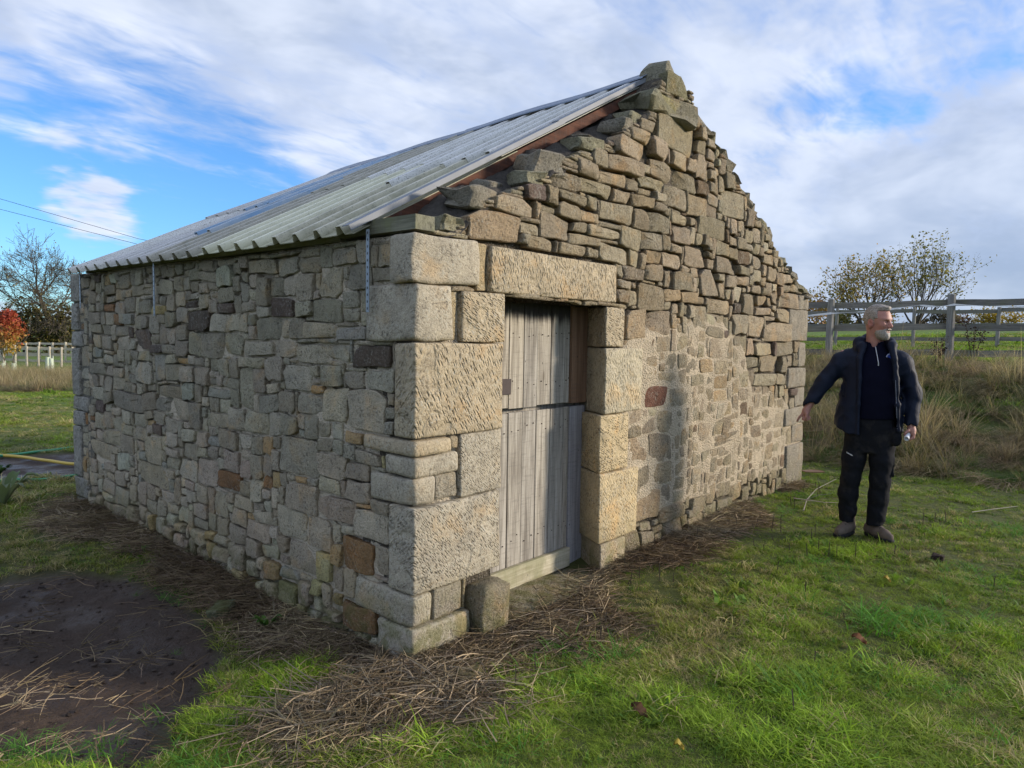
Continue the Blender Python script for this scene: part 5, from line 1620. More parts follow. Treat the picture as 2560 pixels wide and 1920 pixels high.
# ------------------------------------------------------------------ trees
M_BARK = simple_mat('bark_dark', (0.10, 0.082, 0.063), 0.9, 0.4, 12, 0.5, 0.01)
M_TWIG = simple_mat('twig_bark', (0.085, 0.065, 0.045), 0.9, 0.3, 12, 0)


def leaf_mat(name):
    m, t, b = new_mat(name, 0.6, 0.3)
    c = attr(t, 'col')
    t.put(b.inputs['Base Color'], c)
    tr = t.n('ShaderNodeBsdfTranslucent'); t.put(tr.inputs[0], t.mix(1.0, c, (1.2, 1.15, 0.7), 'MULTIPLY'))
    mx = t.n('ShaderNodeMixShader'); mx.inputs[0].default_value = 0.3
    t.t.links.new(b.outputs[0], mx.inputs[1]); t.t.links.new(tr.outputs[0], mx.inputs[2])
    t.t.links.new(mx.outputs[0], t.t.nodes['Material Output'].inputs[0])
    return m


M_LEAF = leaf_mat('leaves')


MINR = 0.004


def grow(g, p, d, L, r, lev, maxlev, rng, tips, spread, up, kids=(2, 4), bend=0.18, ratio=0.68, sides=5):
    pts = [p]; rs = [r]
    nseg = 4 if lev < 2 else 3
    for k in range(nseg):
        d = (d + Vector((rng.gauss(0, bend), rng.gauss(0, bend), rng.gauss(0, bend) + up * 0.12))).normalized()
        p = p + d * (L / nseg)
        pts.append(p); rs.append(max(r * (1 - 0.55 * (k + 1) / nseg), MINR))
    g.tube(pts, rs, sides if lev < 3 else 3, cap=False)
    if lev >= maxlev:
        tips.extend(pts[1:])
        return
    for k in range(rng.randint(*kids) + (1 if lev == 0 else 0)):
        t = rng.uniform(0.35, 1.0); i = min(int(t * nseg), nseg - 1)
        q = pts[i].lerp(pts[i + 1], t * nseg - i)
        nd = (d + Vector((rng.gauss(0, spread), rng.gauss(0, spread), rng.gauss(0, spread * 0.6) + up * 0.3))).normalized()
        grow(g, q, nd, L * ratio * rng.uniform(0.75, 1.15), max(rs[i] * 0.62, MINR), lev + 1, maxlev, rng, tips, spread, up, kids, bend, ratio, sides)
    grow(g, p, d, L * ratio, max(rs[-1], MINR), lev + 1, maxlev, rng, tips, spread * 0.8, up, kids, bend, ratio, sides)


def leaves(pts, n, size, cols, rng, scatter=0.15, wind=(0, 0, 0)):
    g = Geo(); w_ = Vector(wind)
    for _ in range(n):
        p = Vector(rng.choice(pts)) + Vector((rng.gauss(0, scatter), rng.gauss(0, scatter), rng.gauss(0, scatter)))
        a = Vector((rng.gauss(0, 1), rng.gauss(0, 1), rng.gauss(0, 1) - 0.4)).normalized() + w_
        a.normalize(); b = a.cross(Vector((rng.gauss(0, 1), rng.gauss(0, 1), rng.gauss(0, 1)))).normalized()
        s = size * rng.uniform(0.6, 1.3)
        c = cols[rng.randrange(len(cols))]; f = rng.uniform(0.7, 1.25)
        g.add([p, p + a * s * 0.5 + b * s * 0.32, p + a * s, p + a * s * 0.5 - b * s * 0.32], [(0, 1, 2, 3)], (c[0] * f, c[1] * f, c[2] * f, 1))
    return g


def tree(name, label, a, d, stems, H, maxlev, leafn, size, cols, seed, spread=0.45, up=0.5, lean=0.5, r0=0.07, group=None, kids=(2, 4), scatter=0.18, ratio=0.68, wind=(0.4, -0.3, 0), filt=None, sink=0.15):
    x, y = P(a, d)
    root = thing(name, label, 'tree', (x, y, gz(x, y) - sink), 0, group)
    rng = random.Random(seed); g = Geo(); tips = []
    for s in range(stems):
        an = 2 * math.pi * s / stems + rng.uniform(-0.4, 0.4)
        l_ = lean * rng.uniform(0.5, 1.2) if stems > 1 else 0.05
        dr = Vector((math.cos(an) * l_, math.sin(an) * l_, 1)).normalized()
        grow(g, Vector((math.cos(an) * 0.08, math.sin(an) * 0.08, 0)), dr, H * 0.42 * rng.uniform(0.85, 1.1), r0 * rng.uniform(0.8, 1.2), 0, maxlev, rng, tips, spread, up, kids, 0.14, ratio)
    g.build('trunk', M_BARK, root, True)
    if leafn:
        tt = [t for t in tips if filt is None or filt(t)] or tips
        leaves(tt, leafn, size, cols, rng, scatter, wind).build('crown', M_LEAF, root, False, True)
    return root


YEL_ = [(0.40, 0.29, 0.06), (0.30, 0.24, 0.07), (0.22, 0.20, 0.06), (0.46, 0.27, 0.07), (0.26, 0.24, 0.08)]
OLV_ = [(0.18, 0.19, 0.06), (0.25, 0.23, 0.075), (0.32, 0.27, 0.08), (0.14, 0.15, 0.05)]
tree('thin_tree', 'spreading yellow-leaved tree, left of the two behind the fence', 21.2, 43.0, 11, 4.7, 3, 2300, 0.17, YEL_, 3, 0.42, 0.35, 0.75, 0.06, 'thin trees on the rise', (2, 3), 0.22)
tree('thin_tree', 'taller sparse tree with upright stems, right of the two behind the fence', 24.6, 43.5, 8, 5.2, 3, 1700, 0.16, OLV_, 8, 0.34, 0.6, 0.5, 0.06, 'thin trees on the rise', (2, 3), 0.22)
tree('orange_bush', 'orange-tinged bush peeping over the fence by the gable end', 17.6, 42.0, 6, 2.5, 2, 1100, 0.17, [(0.34, 0.20, 0.04), (0.26, 0.20, 0.05), (0.30, 0.15, 0.05)], 12, 0.5, 0.2, 0.9, 0.035)
for i, (a, d, h_, c_, lb) in enumerate(((20.0, 43.5, 1.3, OLV_, 'low olive bush under the spreading yellow tree'), (22.6, 44.2, 1.5, YEL_, 'low yellowing bush between the two thin trees'), (27.0, 44.8, 1.3, [(0.14, 0.12, 0.09), (0.20, 0.17, 0.13), (0.10, 0.085, 0.06)], 'bare grey bush under the taller sparse tree'),
                                        (30.5, 46.0, 1.7, [(0.42, 0.30, 0.03), (0.36, 0.26, 0.04), (0.28, 0.22, 0.05)], 'bright yellow shrub between the fence posts'), (32.2, 46.5, 1.9, [(0.42, 0.30, 0.03), (0.36, 0.24, 0.03), (0.30, 0.22, 0.05)], 'taller bright yellow shrub right of its yellow neighbour'),
                                        (28.8, 46.5, 1.2, [(0.20, 0.085, 0.045), (0.16, 0.07, 0.04), (0.12, 0.07, 0.045)], 'low rust-brown bush beside the right fence post'), (36.0, 47.5, 1.3, [(0.20, 0.085, 0.05), (0.15, 0.07, 0.05)], 'reddish bush low on the far right'))):
    tree('low_bush', lb, a, d, 8, h_, 2, 900, 0.15, c_, 30 + i, 0.6, 0.15, 0.9, 0.025, 'bushes along the crest', (2, 3), 0.16)

# big bare tree on the left, its ivy thicket, and the red sapling
MINR = 0.011
tree('bare_tree', 'large leafless tree with a wide crown on the left skyline', -39.6, 62.0, 1, 10.6, 5, 1500, 0.15, [(0.16, 0.15, 0.05), (0.20, 0.17, 0.06)], 26, 0.85, 0.12, 0.1, 0.34, None, (3, 5), 0.2, 0.70)
MINR = 0.004


def thicket(name, label, cat, a, d, w_, dp, h_, n, size, cols, seed, group=None):
    x, y = P(a, d)
    root = thing(name, label, cat, (x, y, gz(x, y) - 0.1), math.atan2(RH.y, RH.x), group)
    rng = random.Random(seed); pts = []
    lob = [(rng.uniform(-0.75, 0.75) * w_, rng.uniform(-0.5, 0.5) * dp, rng.uniform(0.35, 0.8) * h_, rng.uniform(0.28, 0.5)) for _ in range(14)]
    while len(pts) < 5000:
        cx, cy_, cz, s = rng.choice(lob)
        v = Vector((rng.gauss(0, 1), rng.gauss(0, 1), rng.gauss(0, 1))).normalized() * rng.uniform(0.75, 1.03)
        p = Vector((cx + v.x * w_ * s, cy_ + v.y * dp * s, cz + v.z * h_ * s))
        if p.z > 0.0: pts.append(p)
    g = Geo()
    for k in range(6):
        a_ = rng.uniform(-0.5, 0.5) * w_
        g.tube([(a_, 0, -0.1), (a_ + rng.uniform(-0.3, 0.3), 0, h_ * 0.5), (a_ + rng.uniform(-0.6, 0.6), 0, h_ * 0.85)], [0.09, 0.07, 0.03], 5)
    g.build('trunk', M_BARK, root, True)
    leaves(pts, n, size, cols, rng, 0.10, (0, 0, -0.3)).build('crown', M_LEAF, root, False, True)
    return root


IVY = [(0.05, 0.056, 0.02), (0.09, 0.09, 0.03), (0.16, 0.135, 0.04), (0.22, 0.175, 0.05), (0.06, 0.06, 0.024)]
thicket('ivy_thicket', 'dense olive ivy thicket under the large bare tree', 'bush', -40.0, 60.5, 3.2, 1.6, 4.2, 8000, 0.24, IVY, 5)
tree('red_sapling', 'young tree with bright red and orange autumn leaves', -26.9, 38.0, 2, 3.0, 3, 0, 0.2, YEL_, 44, 0.42, 0.55, 0.25, 0.035, sink=0.05)
sap = [o for o in C.objects if o.name.startswith('red_sapling')][0]
rng = random.Random(9); g = Geo(); cl_ = []
for k in range(1700):
    h_ = rng.betavariate(2.2, 1.7)
    rr = 0.95 * math.sin(math.pi * (0.12 + 0.80 * h_)) * math.sqrt(rng.random()) * (0.75 + 0.35 * float(vnoise(k * 0.01, h_ * 6)))
    an = rng.uniform(0, 2 * math.pi)
    z = 0.75 + 2.5 * h_
    p = Vector((rr * math.cos(an), rr * math.sin(an), z))
    t = h_ + rng.gauss(0, 0.13)
    c = (0.36, 0.07, 0.04) if t > 0.66 else (0.46, 0.15, 0.05) if t > 0.44 else (0.48, 0.27, 0.07) if t > 0.22 else (0.36, 0.26, 0.05)
    a_ = Vector((rng.gauss(0, 1), rng.gauss(0, 1), rng.gauss(0, 1) - 0.8)).normalized(); b_ = a_.cross(Vector((rng.gauss(0, 1), rng.gauss(0, 1), rng.gauss(0, 1)))).normalized()
    s = 0.17 * rng.uniform(0.6, 1.2); f = rng.uniform(0.7, 1.2)
    g.add([p, p + a_ * s * 0.5 + b_ * s * 0.3, p + a_ * s, p + a_ * s * 0.5 - b_ * s * 0.3], [(0, 1, 2, 3)], (c[0] * f, c[1] * f, c[2] * f, 1))
g.build('crown', M_LEAF, sap, False, True)

# woods far off that read as one dark mass, right and left
rng = random.Random(77)
g = Geo()
for k in range(9000):
    a = rng.uniform(-75, 75) if k % 3 else rng.uniform(30, 75); d = rng.uniform(88, 96)
    x, y = P(a, d)
    top = (4.4 if a > 20 else 3.6 if a < -20 else 2.4) * (0.75 + 0.35 * float(vnoise(a * 0.25, 0.5, 0, 4)))
    z = gz(x, y) - 0.5 + rng.random() ** 0.7 * top
    c = rng.choice([(0.035, 0.030, 0.026), (0.055, 0.042, 0.034), (0.075, 0.045, 0.032), (0.03, 0.032, 0.02)])
    s = rng.uniform(0.4, 0.9)
    v = Vector((rng.gauss(0, 1), rng.gauss(0, 1), rng.gauss(0, 1))).normalized(); b_ = v.cross(Vector((0.3, 0.2, 1))).normalized()
    g.add([(x, y, z), Vector((x, y, z)) + v * s * 0.6 + b_ * s * 0.5, Vector((x, y, z)) + v * s, Vector((x, y, z)) + v * s * 0.6 - b_ * s * 0.5], [(0, 1, 2, 3)], (*c, 1))
tag(g.build('distant_woods', M_LEAF, None, False, True), 'dark line of distant woods and hedges on the horizon', 'woods', None, 'stuff')

# ------------------------------------------------------------------ cables, hoses and small things on the ground
for (py0, py1, py2), lb in (((497, 545, 598), 'upper thin overhead cable crossing the left of the sky'), ((523, 552, 612), 'lower thin overhead cable crossing the left of the sky')):
    g = Geo(); pts = []
    for k in range(25):
        t = k / 24; px_ = -900 + 2300 * t
        py_ = py0 + (py2 - py0) * (px_ / 350.0) if px_ < 350 else py2 + (px_ - 350) * 0.20
        dv = FW + RT * ((px_ - 1280) / 1775.557) - UP * ((py_ - 960) / 1775.557)
        dep = 48 + 10 * t
        pts.append(CAM + dv * dep)
    g.tube(pts, 0.016, 4)
    tag(g.build('overhead_cable', simple_mat('cable_black', (0.02, 0.02, 0.025), 0.6, 0.1, 5, 0)), lb, 'cable', 'overhead cables')


def hose(pts, r, mat, label):
    g = Geo(); fine_ = []
    P3 = [Vector((x, y, 0)) for x, y in pts]
    n = len(P3)
    for i in range(n - 1):
        p0, p1, p2, p3 = P3[max(i - 1, 0)], P3[i], P3[i + 1], P3[min(i + 2, n - 1)]
        for s in range(8):
            t = s / 8
            q = 0.5 * ((2 * p1) + (p2 - p0) * t + (2 * p0 - 5 * p1 + 4 * p2 - p3) * t * t + (3 * p1 - p0 - 3 * p2 + p3) * t ** 3)
            fine_.append((q.x, q.y, gz(q.x, q.y) + r * 0.6))
    g.tube(fine_, r, 8)
    tag(g.build('garden_hose', mat, None, True), label, 'hose', 'hoses on the mud')


M_YHOSE = simple_mat('yellow_hose', (0.60, 0.42, 0.06), 0.45, 0.1, 10, 0, spec=0.5)
M_GHOSE = simple_mat('green_hose', (0.05, 0.30, 0.14), 0.45, 0.1, 10, 0, spec=0.5)
hose([(-2.6, 9.8), (-1.2, 8.9), (-0.2, 8.25), (0.25, 7.75), (0.45, 7.1), (0.62, 6.62), (1.0, 6.3), (1.7, 6.2)], 0.020, M_YHOSE, 'yellow hose snaking across the mud behind the building')
hose([(-2.4, 8.6), (-0.8, 8.0), (0.13, 7.85), (0.6, 7.95), (1.06, 8.05), (2.0, 8.1)], 0.018, M_GHOSE, 'green hose lying beyond the yellow hose at the mud edge')
hose([(-2.4, 6.6), (-1.2, 6.35), (-0.26, 6.15), (0.05, 5.9), (0.35, 5.92), (0.9, 6.1), (1.5, 6.05)], 0.018, M_GHOSE, 'green hose curving nearer than the yellow hose')


def loose_stone(x, y, sx, sy, sz, col, label, seed, lift=0.3):
    o = boulder_mesh('loose_stone', 0, 0, 0, sx, sy, sz, col, None, seed, 0.0)
    o.location = (x, y, gz(x, y) + sz * lift); o.rotation_euler = (0, 0, seed * 1.3)
    tag(o, label, 'stone')


loose_stone(0.03, -0.39, 0.15, 0.12, 0.05, (0.36, 0.25, 0.13), 'small flat ochre stone in the straw before the doorway', 71, 0.75)
loose_stone(-0.34, 1.35, 0.17, 0.12, 0.10, (0.16, 0.17, 0.09), 'small mossy stone lying beside the side wall', 73)


def clod(x, y, s, label, seed):
    o = boulder_mesh('soil_clod', 0, 0, 0, s, s * 0.8, s * 0.55, (0.05, 0.03, 0.022), None, seed, 0.0)
    o.data.materials.clear(); o.data.materials.append(M_SOIL)
    o.location = (x, y, gz(x, y) + s * 0.12)
    tag(o, label, 'soil clod')


M_SOIL = simple_mat('dark_soil', (0.028, 0.017, 0.013), 0.95, 0.5, 40, 1.0, 0.02)
clod(3.592, -1.769, 0.10, 'dark brown clod on the grass right of the man', 81)


def stick(pts, r, col, label, zs, fork=None):
    g = Geo()
    P3 = [(x, y, gz(x, y) + z) for (x, y), z in zip(pts, zs)]
    g.tube(P3, [r * (1 - 0.5 * k / (len(P3) - 1)) for k in range(len(P3))], 6)
    if fork:
        i, dv, L = fork; p = Vector(P3[i]); g.tube([p, p + Vector(dv) * L * 0.5 + Vector((0, 0, 0.02)), p + Vector(dv) * L], [r * 0.6, r * 0.5, r * 0.25], 5)
    tag(g.build('fallen_stick', simple_mat('stick_' + label.split()[0], col, 0.85, 0.3, 20, 0.4)), label, 'stick', 'fallen sticks')


stick([(4.35, -0.55), (4.75, -0.45), (5.2, -0.40), (5.7, -0.45)], 0.0055, (0.24, 0.21, 0.17), 'pale bleached stick leaning by the gable foot', (0.02, 0.045, 0.08, 0.12), (1, (0.5, -0.6, 0.2), 0.3))
stick([(4.45, -0.42), (4.72, -0.62), (5.0, -0.75)], 0.005, (0.20, 0.17, 0.13), 'grey crossed stick under the pale bleached one', (0.10, 0.05, 0.02))
stick([(5.35, -1.75), (5.6, -1.9), (5.95, -2.05)], 0.005, (0.28, 0.25, 0.20), 'short whitish stick on the grass right of the man', (0.05, 0.06, 0.05))
stick([(1.02, -0.16), (1.05, -0.32), (1.07, -0.47)], 0.009, (0.05, 0.04, 0.035), 'thin black stem across the doorstep', (0.02, -0.0, 0.04))
g = Geo()
x, y = 6.32, 0.12
g.add([(0, 0, 0), (0.10, 0.03, 0.012), (0.20, 0.015, 0.02), (0.26, -0.01, 0.01), (0.18, -0.025, 0.0), (0.05, -0.03, -0.005)], [(0, 1, 2, 3, 4, 5)])
o = g.build('wood_splinter', simple_mat('fresh_orange_wood', (0.34, 0.20, 0.12), 0.8, 0.2, 30, 0.3))
md = o.modifiers.new('t', 'SOLIDIFY'); md.thickness = 0.012
o.location = (x, y, gz(x, y) + 0.05); o.rotation_euler = (0.1, 0.0, man_rot)
tag(o, 'splinter of fresh orange wood by the gable end', 'splinter')


def fallen_leaf(x, y, L, col, label, seed):
    rng = random.Random(seed); g = Geo(); vs_ = []; n = 9
    for k in range(n):
        t = k / (n - 1); w_ = L * 0.26 * math.sin(math.pi * min(1, t * 1.05)) ** 0.7 * (1 + 0.35 * math.sin(k * 2.4))
        z = 0.010 * math.sin(t * 5) + 0.004
        vs_ += [(t * L - L / 2, -w_, z + 0.010), (t * L - L / 2, 0, z), (t * L - L / 2, w_, z + 0.018)]
    g.add(vs_, [(k * 3 + j, (k + 1) * 3 + j, (k + 1) * 3 + j + 1, k * 3 + j + 1) for k in range(n - 1) for j in (0, 1)], (*col, 1))
    o = g.build('fallen_leaf', M_LEAF, None, True, True)
    md = o.modifiers.new('t', 'SOLIDIFY'); md.thickness = 0.0015
    o.location = (x, y, gz(x, y) + 0.035); o.rotation_euler = (0.1, 0.1, man_rot + rng.uniform(-0.4, 0.4))
    tag(o, label, 'leaf', 'fallen autumn leaves')


fallen_leaf(0.184, -1.231, 0.085, (0.10, 0.05, 0.02), 'curled orange-brown leaf on the grass in front of the door', 1)
fallen_leaf(0.02, -1.50, 0.04, (0.36, 0.28, 0.04), 'small yellow leaf on the grass nearest the camera', 2)
fallen_leaf(2.73, -1.62, 0.045, (0.40, 0.30, 0.05), 'small yellow leaf on the grass in front of the man', 3)
fallen_leaf(1.55, -1.75, 0.075, (0.20, 0.085, 0.035), 'red-brown crumpled leaf on the grass at lower right', 4)


# dead dock plants with dark seed heads on the bank
def dock(a, d, h_, label, seed):
    x, y = P(a, d); rng = random.Random(seed)
    root = thing('dead_dock_plant', label, 'plant', (x, y, gz(x, y)), 0, 'dead dock plants on the bank')
    st = Geo(); hd = Geo()
    for s in range(rng.randint(3, 5)):
        dv = Vector((rng.gauss(0, 0.22), rng.gauss(0, 0.22), 1)).normalized(); L = h_ * rng.uniform(0.7, 1.1)
        st.tube([(0, 0, 0), dv * L * 0.5, dv * L], [0.009, 0.007, 0.003], 5)
        for k in range(70):
            t = rng.uniform(0.40, 1.0); p = dv * L * t + Vector((rng.gauss(0, 0.035), rng.gauss(0, 0.035), rng.gauss(0, 0.02)))
            a_ = Vector((rng.gauss(0, 1), rng.gauss(0, 1), rng.gauss(0, 1))).normalized(); b_ = a_.cross(Vector((0.2, 0.5, 0.9))).normalized(); sz = 0.042
            c = rng.choice([(0.045, 0.024, 0.018), (0.07, 0.036, 0.025), (0.03, 0.018, 0.015)])
            hd.add([p, p + a_ * sz * .5 + b_ * sz * .4, p + a_ * sz, p + a_ * sz * .5 - b_ * sz * .4], [(0, 1, 2, 3)], (*c, 1))
    st.build('stem', M_TWIG, root); hd.build('seed_head', M_LEAF, root, False, True)


for i, (a, d, h_, lb) in enumerate(((8.55, 13.2, 0.95, 'tall dead dock plant against the right fence post'), (7.75, 13.0, 0.55, 'short dead dock left of the right fence post'), (9.0, 12.2, 0.6, 'dead dock standing in front of the lower rail'), (8.65, 11.6, 0.65, 'dead dock low on the bank near the right edge'),
                                    (9.9, 13.4, 0.8, 'dead dock at the far right beside the rails'), (9.3, 11.4, 0.55, 'dead dock lowest on the bank at right'))):
    dock(a, d, h_, lb, 200 + i)


def weed(x, y, n, L, cols, label, seed, name='leafy_weed'):
    rng = random.Random(seed); g = Geo()
    for k in range(n):
        an = rng.uniform(0, 2 * math.pi); ln = L * rng.uniform(0.6, 1.1); w_ = ln * 0.13
        pr = []
        for s in range(6):
            t = s / 5; r_ = ln * t * (0.85 - 0.1 * t); z = ln * 0.75 * math.sin(t * 2.0) * rng.uniform(0.9, 1.0)
            ww = w_ * math.sin(math.pi * (0.08 + 0.9 * t)) ** 0.8
            c = Vector((math.cos(an) * r_, math.sin(an) * r_, z + 0.01)); sd = Vector((-math.sin(an), math.cos(an), 0)) * ww
            pr += [c - sd + Vector((0, 0, ww * 0.5)), c, c + sd + Vector((0, 0, ww * 0.5))]
        cc = rng.choice(cols)
        g.add(pr, [(s * 3 + j, (s + 1) * 3 + j, (s + 1) * 3 + j + 1, s * 3 + j + 1) for s in range(5) for j in (0, 1)], (*cc, 1))
    o = g.build(name, M_LEAF, None, True, True); o.location = (x, y, gz(x, y))
    tag(o, label, 'plant', 'green weeds')


GRN = [(0.12, 0.17, 0.06), (0.16, 0.20, 0.10), (0.20, 0.23, 0.14)]
weed(-0.55, 4.9, 9, 0.36, GRN, 'grey-green thistle weed by the far left corner', 1)
weed(-0.25, 6.3, 34, 0.17, [(0.03, 0.07, 0.02), (0.05, 0.10, 0.025)], 'dark green weed clump in the mud by the hoses', 2)
weed(-0.25, 0.98, 12, 0.11, [(0.06, 0.13, 0.02), (0.09, 0.16, 0.03)], 'small green weed tuft at the side wall foot', 3)

# ------------------------------------------------------------------ grass, rough grass and straw (uncountable: one object each)
def blade_mat(name):
    m, t, b = new_mat(name, 0.65, 0.25)
    c = attr(t, 'tint', 'INSTANCER')
    v = attr(t, 'col')
    col = t.mix(1.0, c, v, 'MULTIPLY')
    t.put(b.inputs['Base Color'], col)
    tr = t.n('ShaderNodeBsdfTranslucent'); t.put(tr.inputs[0], t.mix(1.0, col, (1.15, 1.2, 0.75), 'MULTIPLY'))
    mx = t.n('ShaderNodeMixShader'); mx.inputs[0].default_value = 0.35
    t.t.links.new(b.outputs[0], mx.inputs[1]); t.t.links.new(tr.outputs[0], mx.inputs[2])
    t.t.links.new(mx.outputs[0], t.t.nodes['Material Output'].inputs[0])
    return m


M_BLADE = blade_mat('grass_blades')


def blades_mesh(name, n, rad_, hmin, hmax, width, lean, curl, seed, seg=3, flop=None, colvar=0.3, base=0.0):
    """a tuft of bent, tapering blades"""
    rng = random.Random(seed); V = []; F = []; K = []
    for _ in range(n):
        an = rng.uniform(0, 2 * math.pi); r_ = rad_ * math.sqrt(rng.random())
        p = Vector((r_ * math.cos(an), r_ * math.sin(an), base))
        h_ = rng.uniform(hmin, hmax)
        la = rng.uniform(0, 2 * math.pi)
        if flop is not None: la = flop + rng.gauss(0, 0.55)
        d = Vector((math.cos(la) * lean * rng.uniform(0.2, 1.2), math.sin(la) * lean * rng.uniform(0.2, 1.2), 1)).normalized()
        side = Vector((-math.sin(la + rng.uniform(-0.9, 0.9)), math.cos(la), 0)).normalized()
        b0 = len(V); cv = 1 + rng.uniform(-colvar, colvar)
        for s in range(seg + 1):
            t = s / seg
            w_ = width * (1 - t) ** 0.7 * 0.5
            if s == seg: V.append(p); K.append(cv * 1.15)
            else:
                V += [p - side * w_, p + side * w_]; K += [cv * (0.80 + 0.35 * t)] * 2
            d = (d + Vector((math.cos(la) * curl, math.sin(la) * curl, -curl * (0.35 if flop is None else 0.6))) * rng.uniform(0.5, 1.4)).normalized()
            p = p + d * (h_ / seg)
            if p.z < 0.012: p.z = 0.012 + 0.01 * rng.random()
        for s in range(seg - 1): F.append((b0 + 2 * s, b0 + 2 * s + 1, b0 + 2 * s + 3, b0 + 2 * s + 2))
        F.append((b0 + 2 * seg - 2, b0 + 2 * seg - 1, b0 + 2 * seg))
    me = bpy.data.meshes.new(name)
    me.from_pydata([tuple(v) for v in V], [], F)
    at = me.attributes.new('col', 'FLOAT_COLOR', 'POINT')
    at.data.foreach_set('color', np.array([(k, k, k, 1) for k in K], np.float32).ravel())
    me.materials.append(M_BLADE)
    return bpy.data.objects.new(name, me)


def stalks_mesh(name, n, rad_, lmin, lmax, r, seed, tilt=0.12):
    """dead hollow stems lying criss-cross"""
    rng = random.Random(seed); g = Geo()
    for _ in range(n):
        an = rng.uniform(0, 2 * math.pi); p = Vector((rng.gauss(0, rad_), rng.gauss(0, rad_), rng.uniform(0.0, 0.035)))
        L = rng.uniform(lmin, lmax); d = Vector((math.cos(an), math.sin(an), rng.gauss(0, tilt)))
        bend = Vector((rng.gauss(0, 0.10), rng.gauss(0, 0.10), rng.gauss(0, 0.06) + 0.02)) * L
        q = p + d * L; m_ = (p + q) / 2 + bend
        q.z = max(q.z, 0.0); k = rng.uniform(0.55, 1.25)
        cur = [p * (1 - t) ** 2 + m_ * 2 * t * (1 - t) + q * t * t for t in ((0, 0.5, 1) if r < 0.0025 else (0, 0.25, 0.5, 0.75, 1))]
        g.tube(cur, [r * (1 - 0.4 * i / (len(cur) - 1)) for i in range(len(cur))], 3 if r < 0.0025 else 4, False, (k, k * rng.uniform(0.92, 1.0), k * rng.uniform(0.82, 1.0), 1))
    me = bpy.data.meshes.new(name); me.from_pydata(g.v, [], g.f)
    at = me.attributes.new('col', 'FLOAT_COLOR', 'POINT'); at.data.foreach_set('color', np.array(g.c, np.float32).ravel())
    me.materials.append(M_BLADE)
    return bpy.data.objects.new(name, me)


def scatter(name, pts, rot, scl, idx_, tint, variants, label, cat):
    col = bpy.data.collections.new(name + '_kinds')
    for k, v in enumerate(variants):
        v.name = '%s_kind_%02d' % (name, k); col.objects.link(v)
    me = bpy.data.meshes.new(name)
    me.from_pydata([tuple(p) for p in pts], [], [])
    n = len(pts)
    for nm, ty, key, arr in (('rot', 'FLOAT_VECTOR', 'vector', rot), ('scl', 'FLOAT_VECTOR', 'vector', scl), ('idx', 'INT', 'value', idx_), ('tint', 'FLOAT_COLOR', 'color', tint)):
        a = me.attributes.new(nm, ty, 'POINT')
        a.data.foreach_set(key, np.asarray(arr, np.int32 if ty == 'INT' else np.float32).ravel())
    me.materials.append(M_BLADE)
    o = bpy.data.objects.new(name, me); C.objects.link(o)
    gt = bpy.data.node_groups.new(name + '_scatter', 'GeometryNodeTree')
    gt.interface.new_socket('Geometry', in_out='INPUT', socket_type='NodeSocketGeometry')
    gt.interface.new_socket('Geometry', in_out='OUTPUT', socket_type='NodeSocketGeometry')
    N = gt.nodes.new; Lk = gt.links.new
    gi, go = N('NodeGroupInput'), N('NodeGroupOutput')
    ci = N('GeometryNodeCollectionInfo'); ci.inputs[0].default_value = col; ci.inputs['Separate Children'].default_value = True; ci.inputs['Reset Children'].default_value = True
    ip = N('GeometryNodeInstanceOnPoints'); ip.inputs['Pick Instance'].default_value = True
    def na(nm, ty):
        a = N('GeometryNodeInputNamedAttribute'); a.data_type = ty; a.inputs[0].default_value = nm; return a.outputs[0]
    m2p = N('GeometryNodeMeshToPoints')
    Lk(gi.outputs[0], m2p.inputs[0]); Lk(m2p.outputs[0], ip.inputs['Points'])
    Lk(ci.outputs[0], ip.inputs['Instance']); Lk(na('idx', 'INT'), ip.inputs['Instance Index'])
    e2r = N('FunctionNodeEulerToRotation'); Lk(na('rot', 'FLOAT_VECTOR'), e2r.inputs[0]); Lk(e2r.outputs[0], ip.inputs['Rotation'])
    Lk(na('scl', 'FLOAT_VECTOR'), ip.inputs['Scale'])
    Lk(ip.outputs[0], go.inputs[0])
    md = o.modifiers.new('scatter', 'NODES'); md.node_group = gt
    tag(o, label, cat, None, 'stuff')
    return o


def sample_view(n, d0, d1, seed, amargin=1.42, power=1.0):
    """plan points spread over the wedge of ground seen from the camera, denser near it"""
    r_ = np.random.default_rng(seed)
    u = r_.random(n)
    d = d0 * (d1 / d0) ** (u ** power)
    a = (r_.random(n) * 2 - 1) * 0.72 * amargin * d
    return (*plan(a, d), a, d)


def soil_mask(x, y):
    """small churned bare patches in the turf"""
    n = fbm(x * 1.9, y * 1.9, 0, 141, 3)
    return sstep(n, 0.42, 0.52)


# --- short turf
n = 132000
gx, gy, a_, d_ = sample_view(n, 2.1, 26.0, 1, power=1.0)
r_ = np.random.default_rng(2)
mud_ = mud_mask(gx, gy); st_ = straw_mask(gx, gy)
keep = ~inside(gx, gy, 0.02) & (mud_ < 0.25 + 0.2 * r_.random(n)) & (st_ < r_.random(n) * 0.9 - 0.05)
bank_ = sstep(gx, 7.2, 8.2) * (1 - sstep(gx, 12.4, 13.2)) * sstep(a_, 0, 2)
rough_l = sstep(d_, 19, 21) * (a_ < -6)
keep &= (r_.random(n) > 0.75 * bank_) & (r_.random(n) > 0.6 * soil_mask(gx, gy) * (d_ < 7)) & (r_.random(n) > 0.7 * rough_l)
gx, gy, a_, d_ = gx[keep], gy[keep], a_[keep], d_[keep]
n = len(gx); r_ = np.random.default_rng(3)
gz_ = height(gx, gy) - 0.004
dry = np.clip(0.5 + 0.9 * fbm(gx * 1.1, gy * 1.1, 0, 151, 3) + 0.35 * r_.normal(0, 1, n) * 0.6, 0, 1)
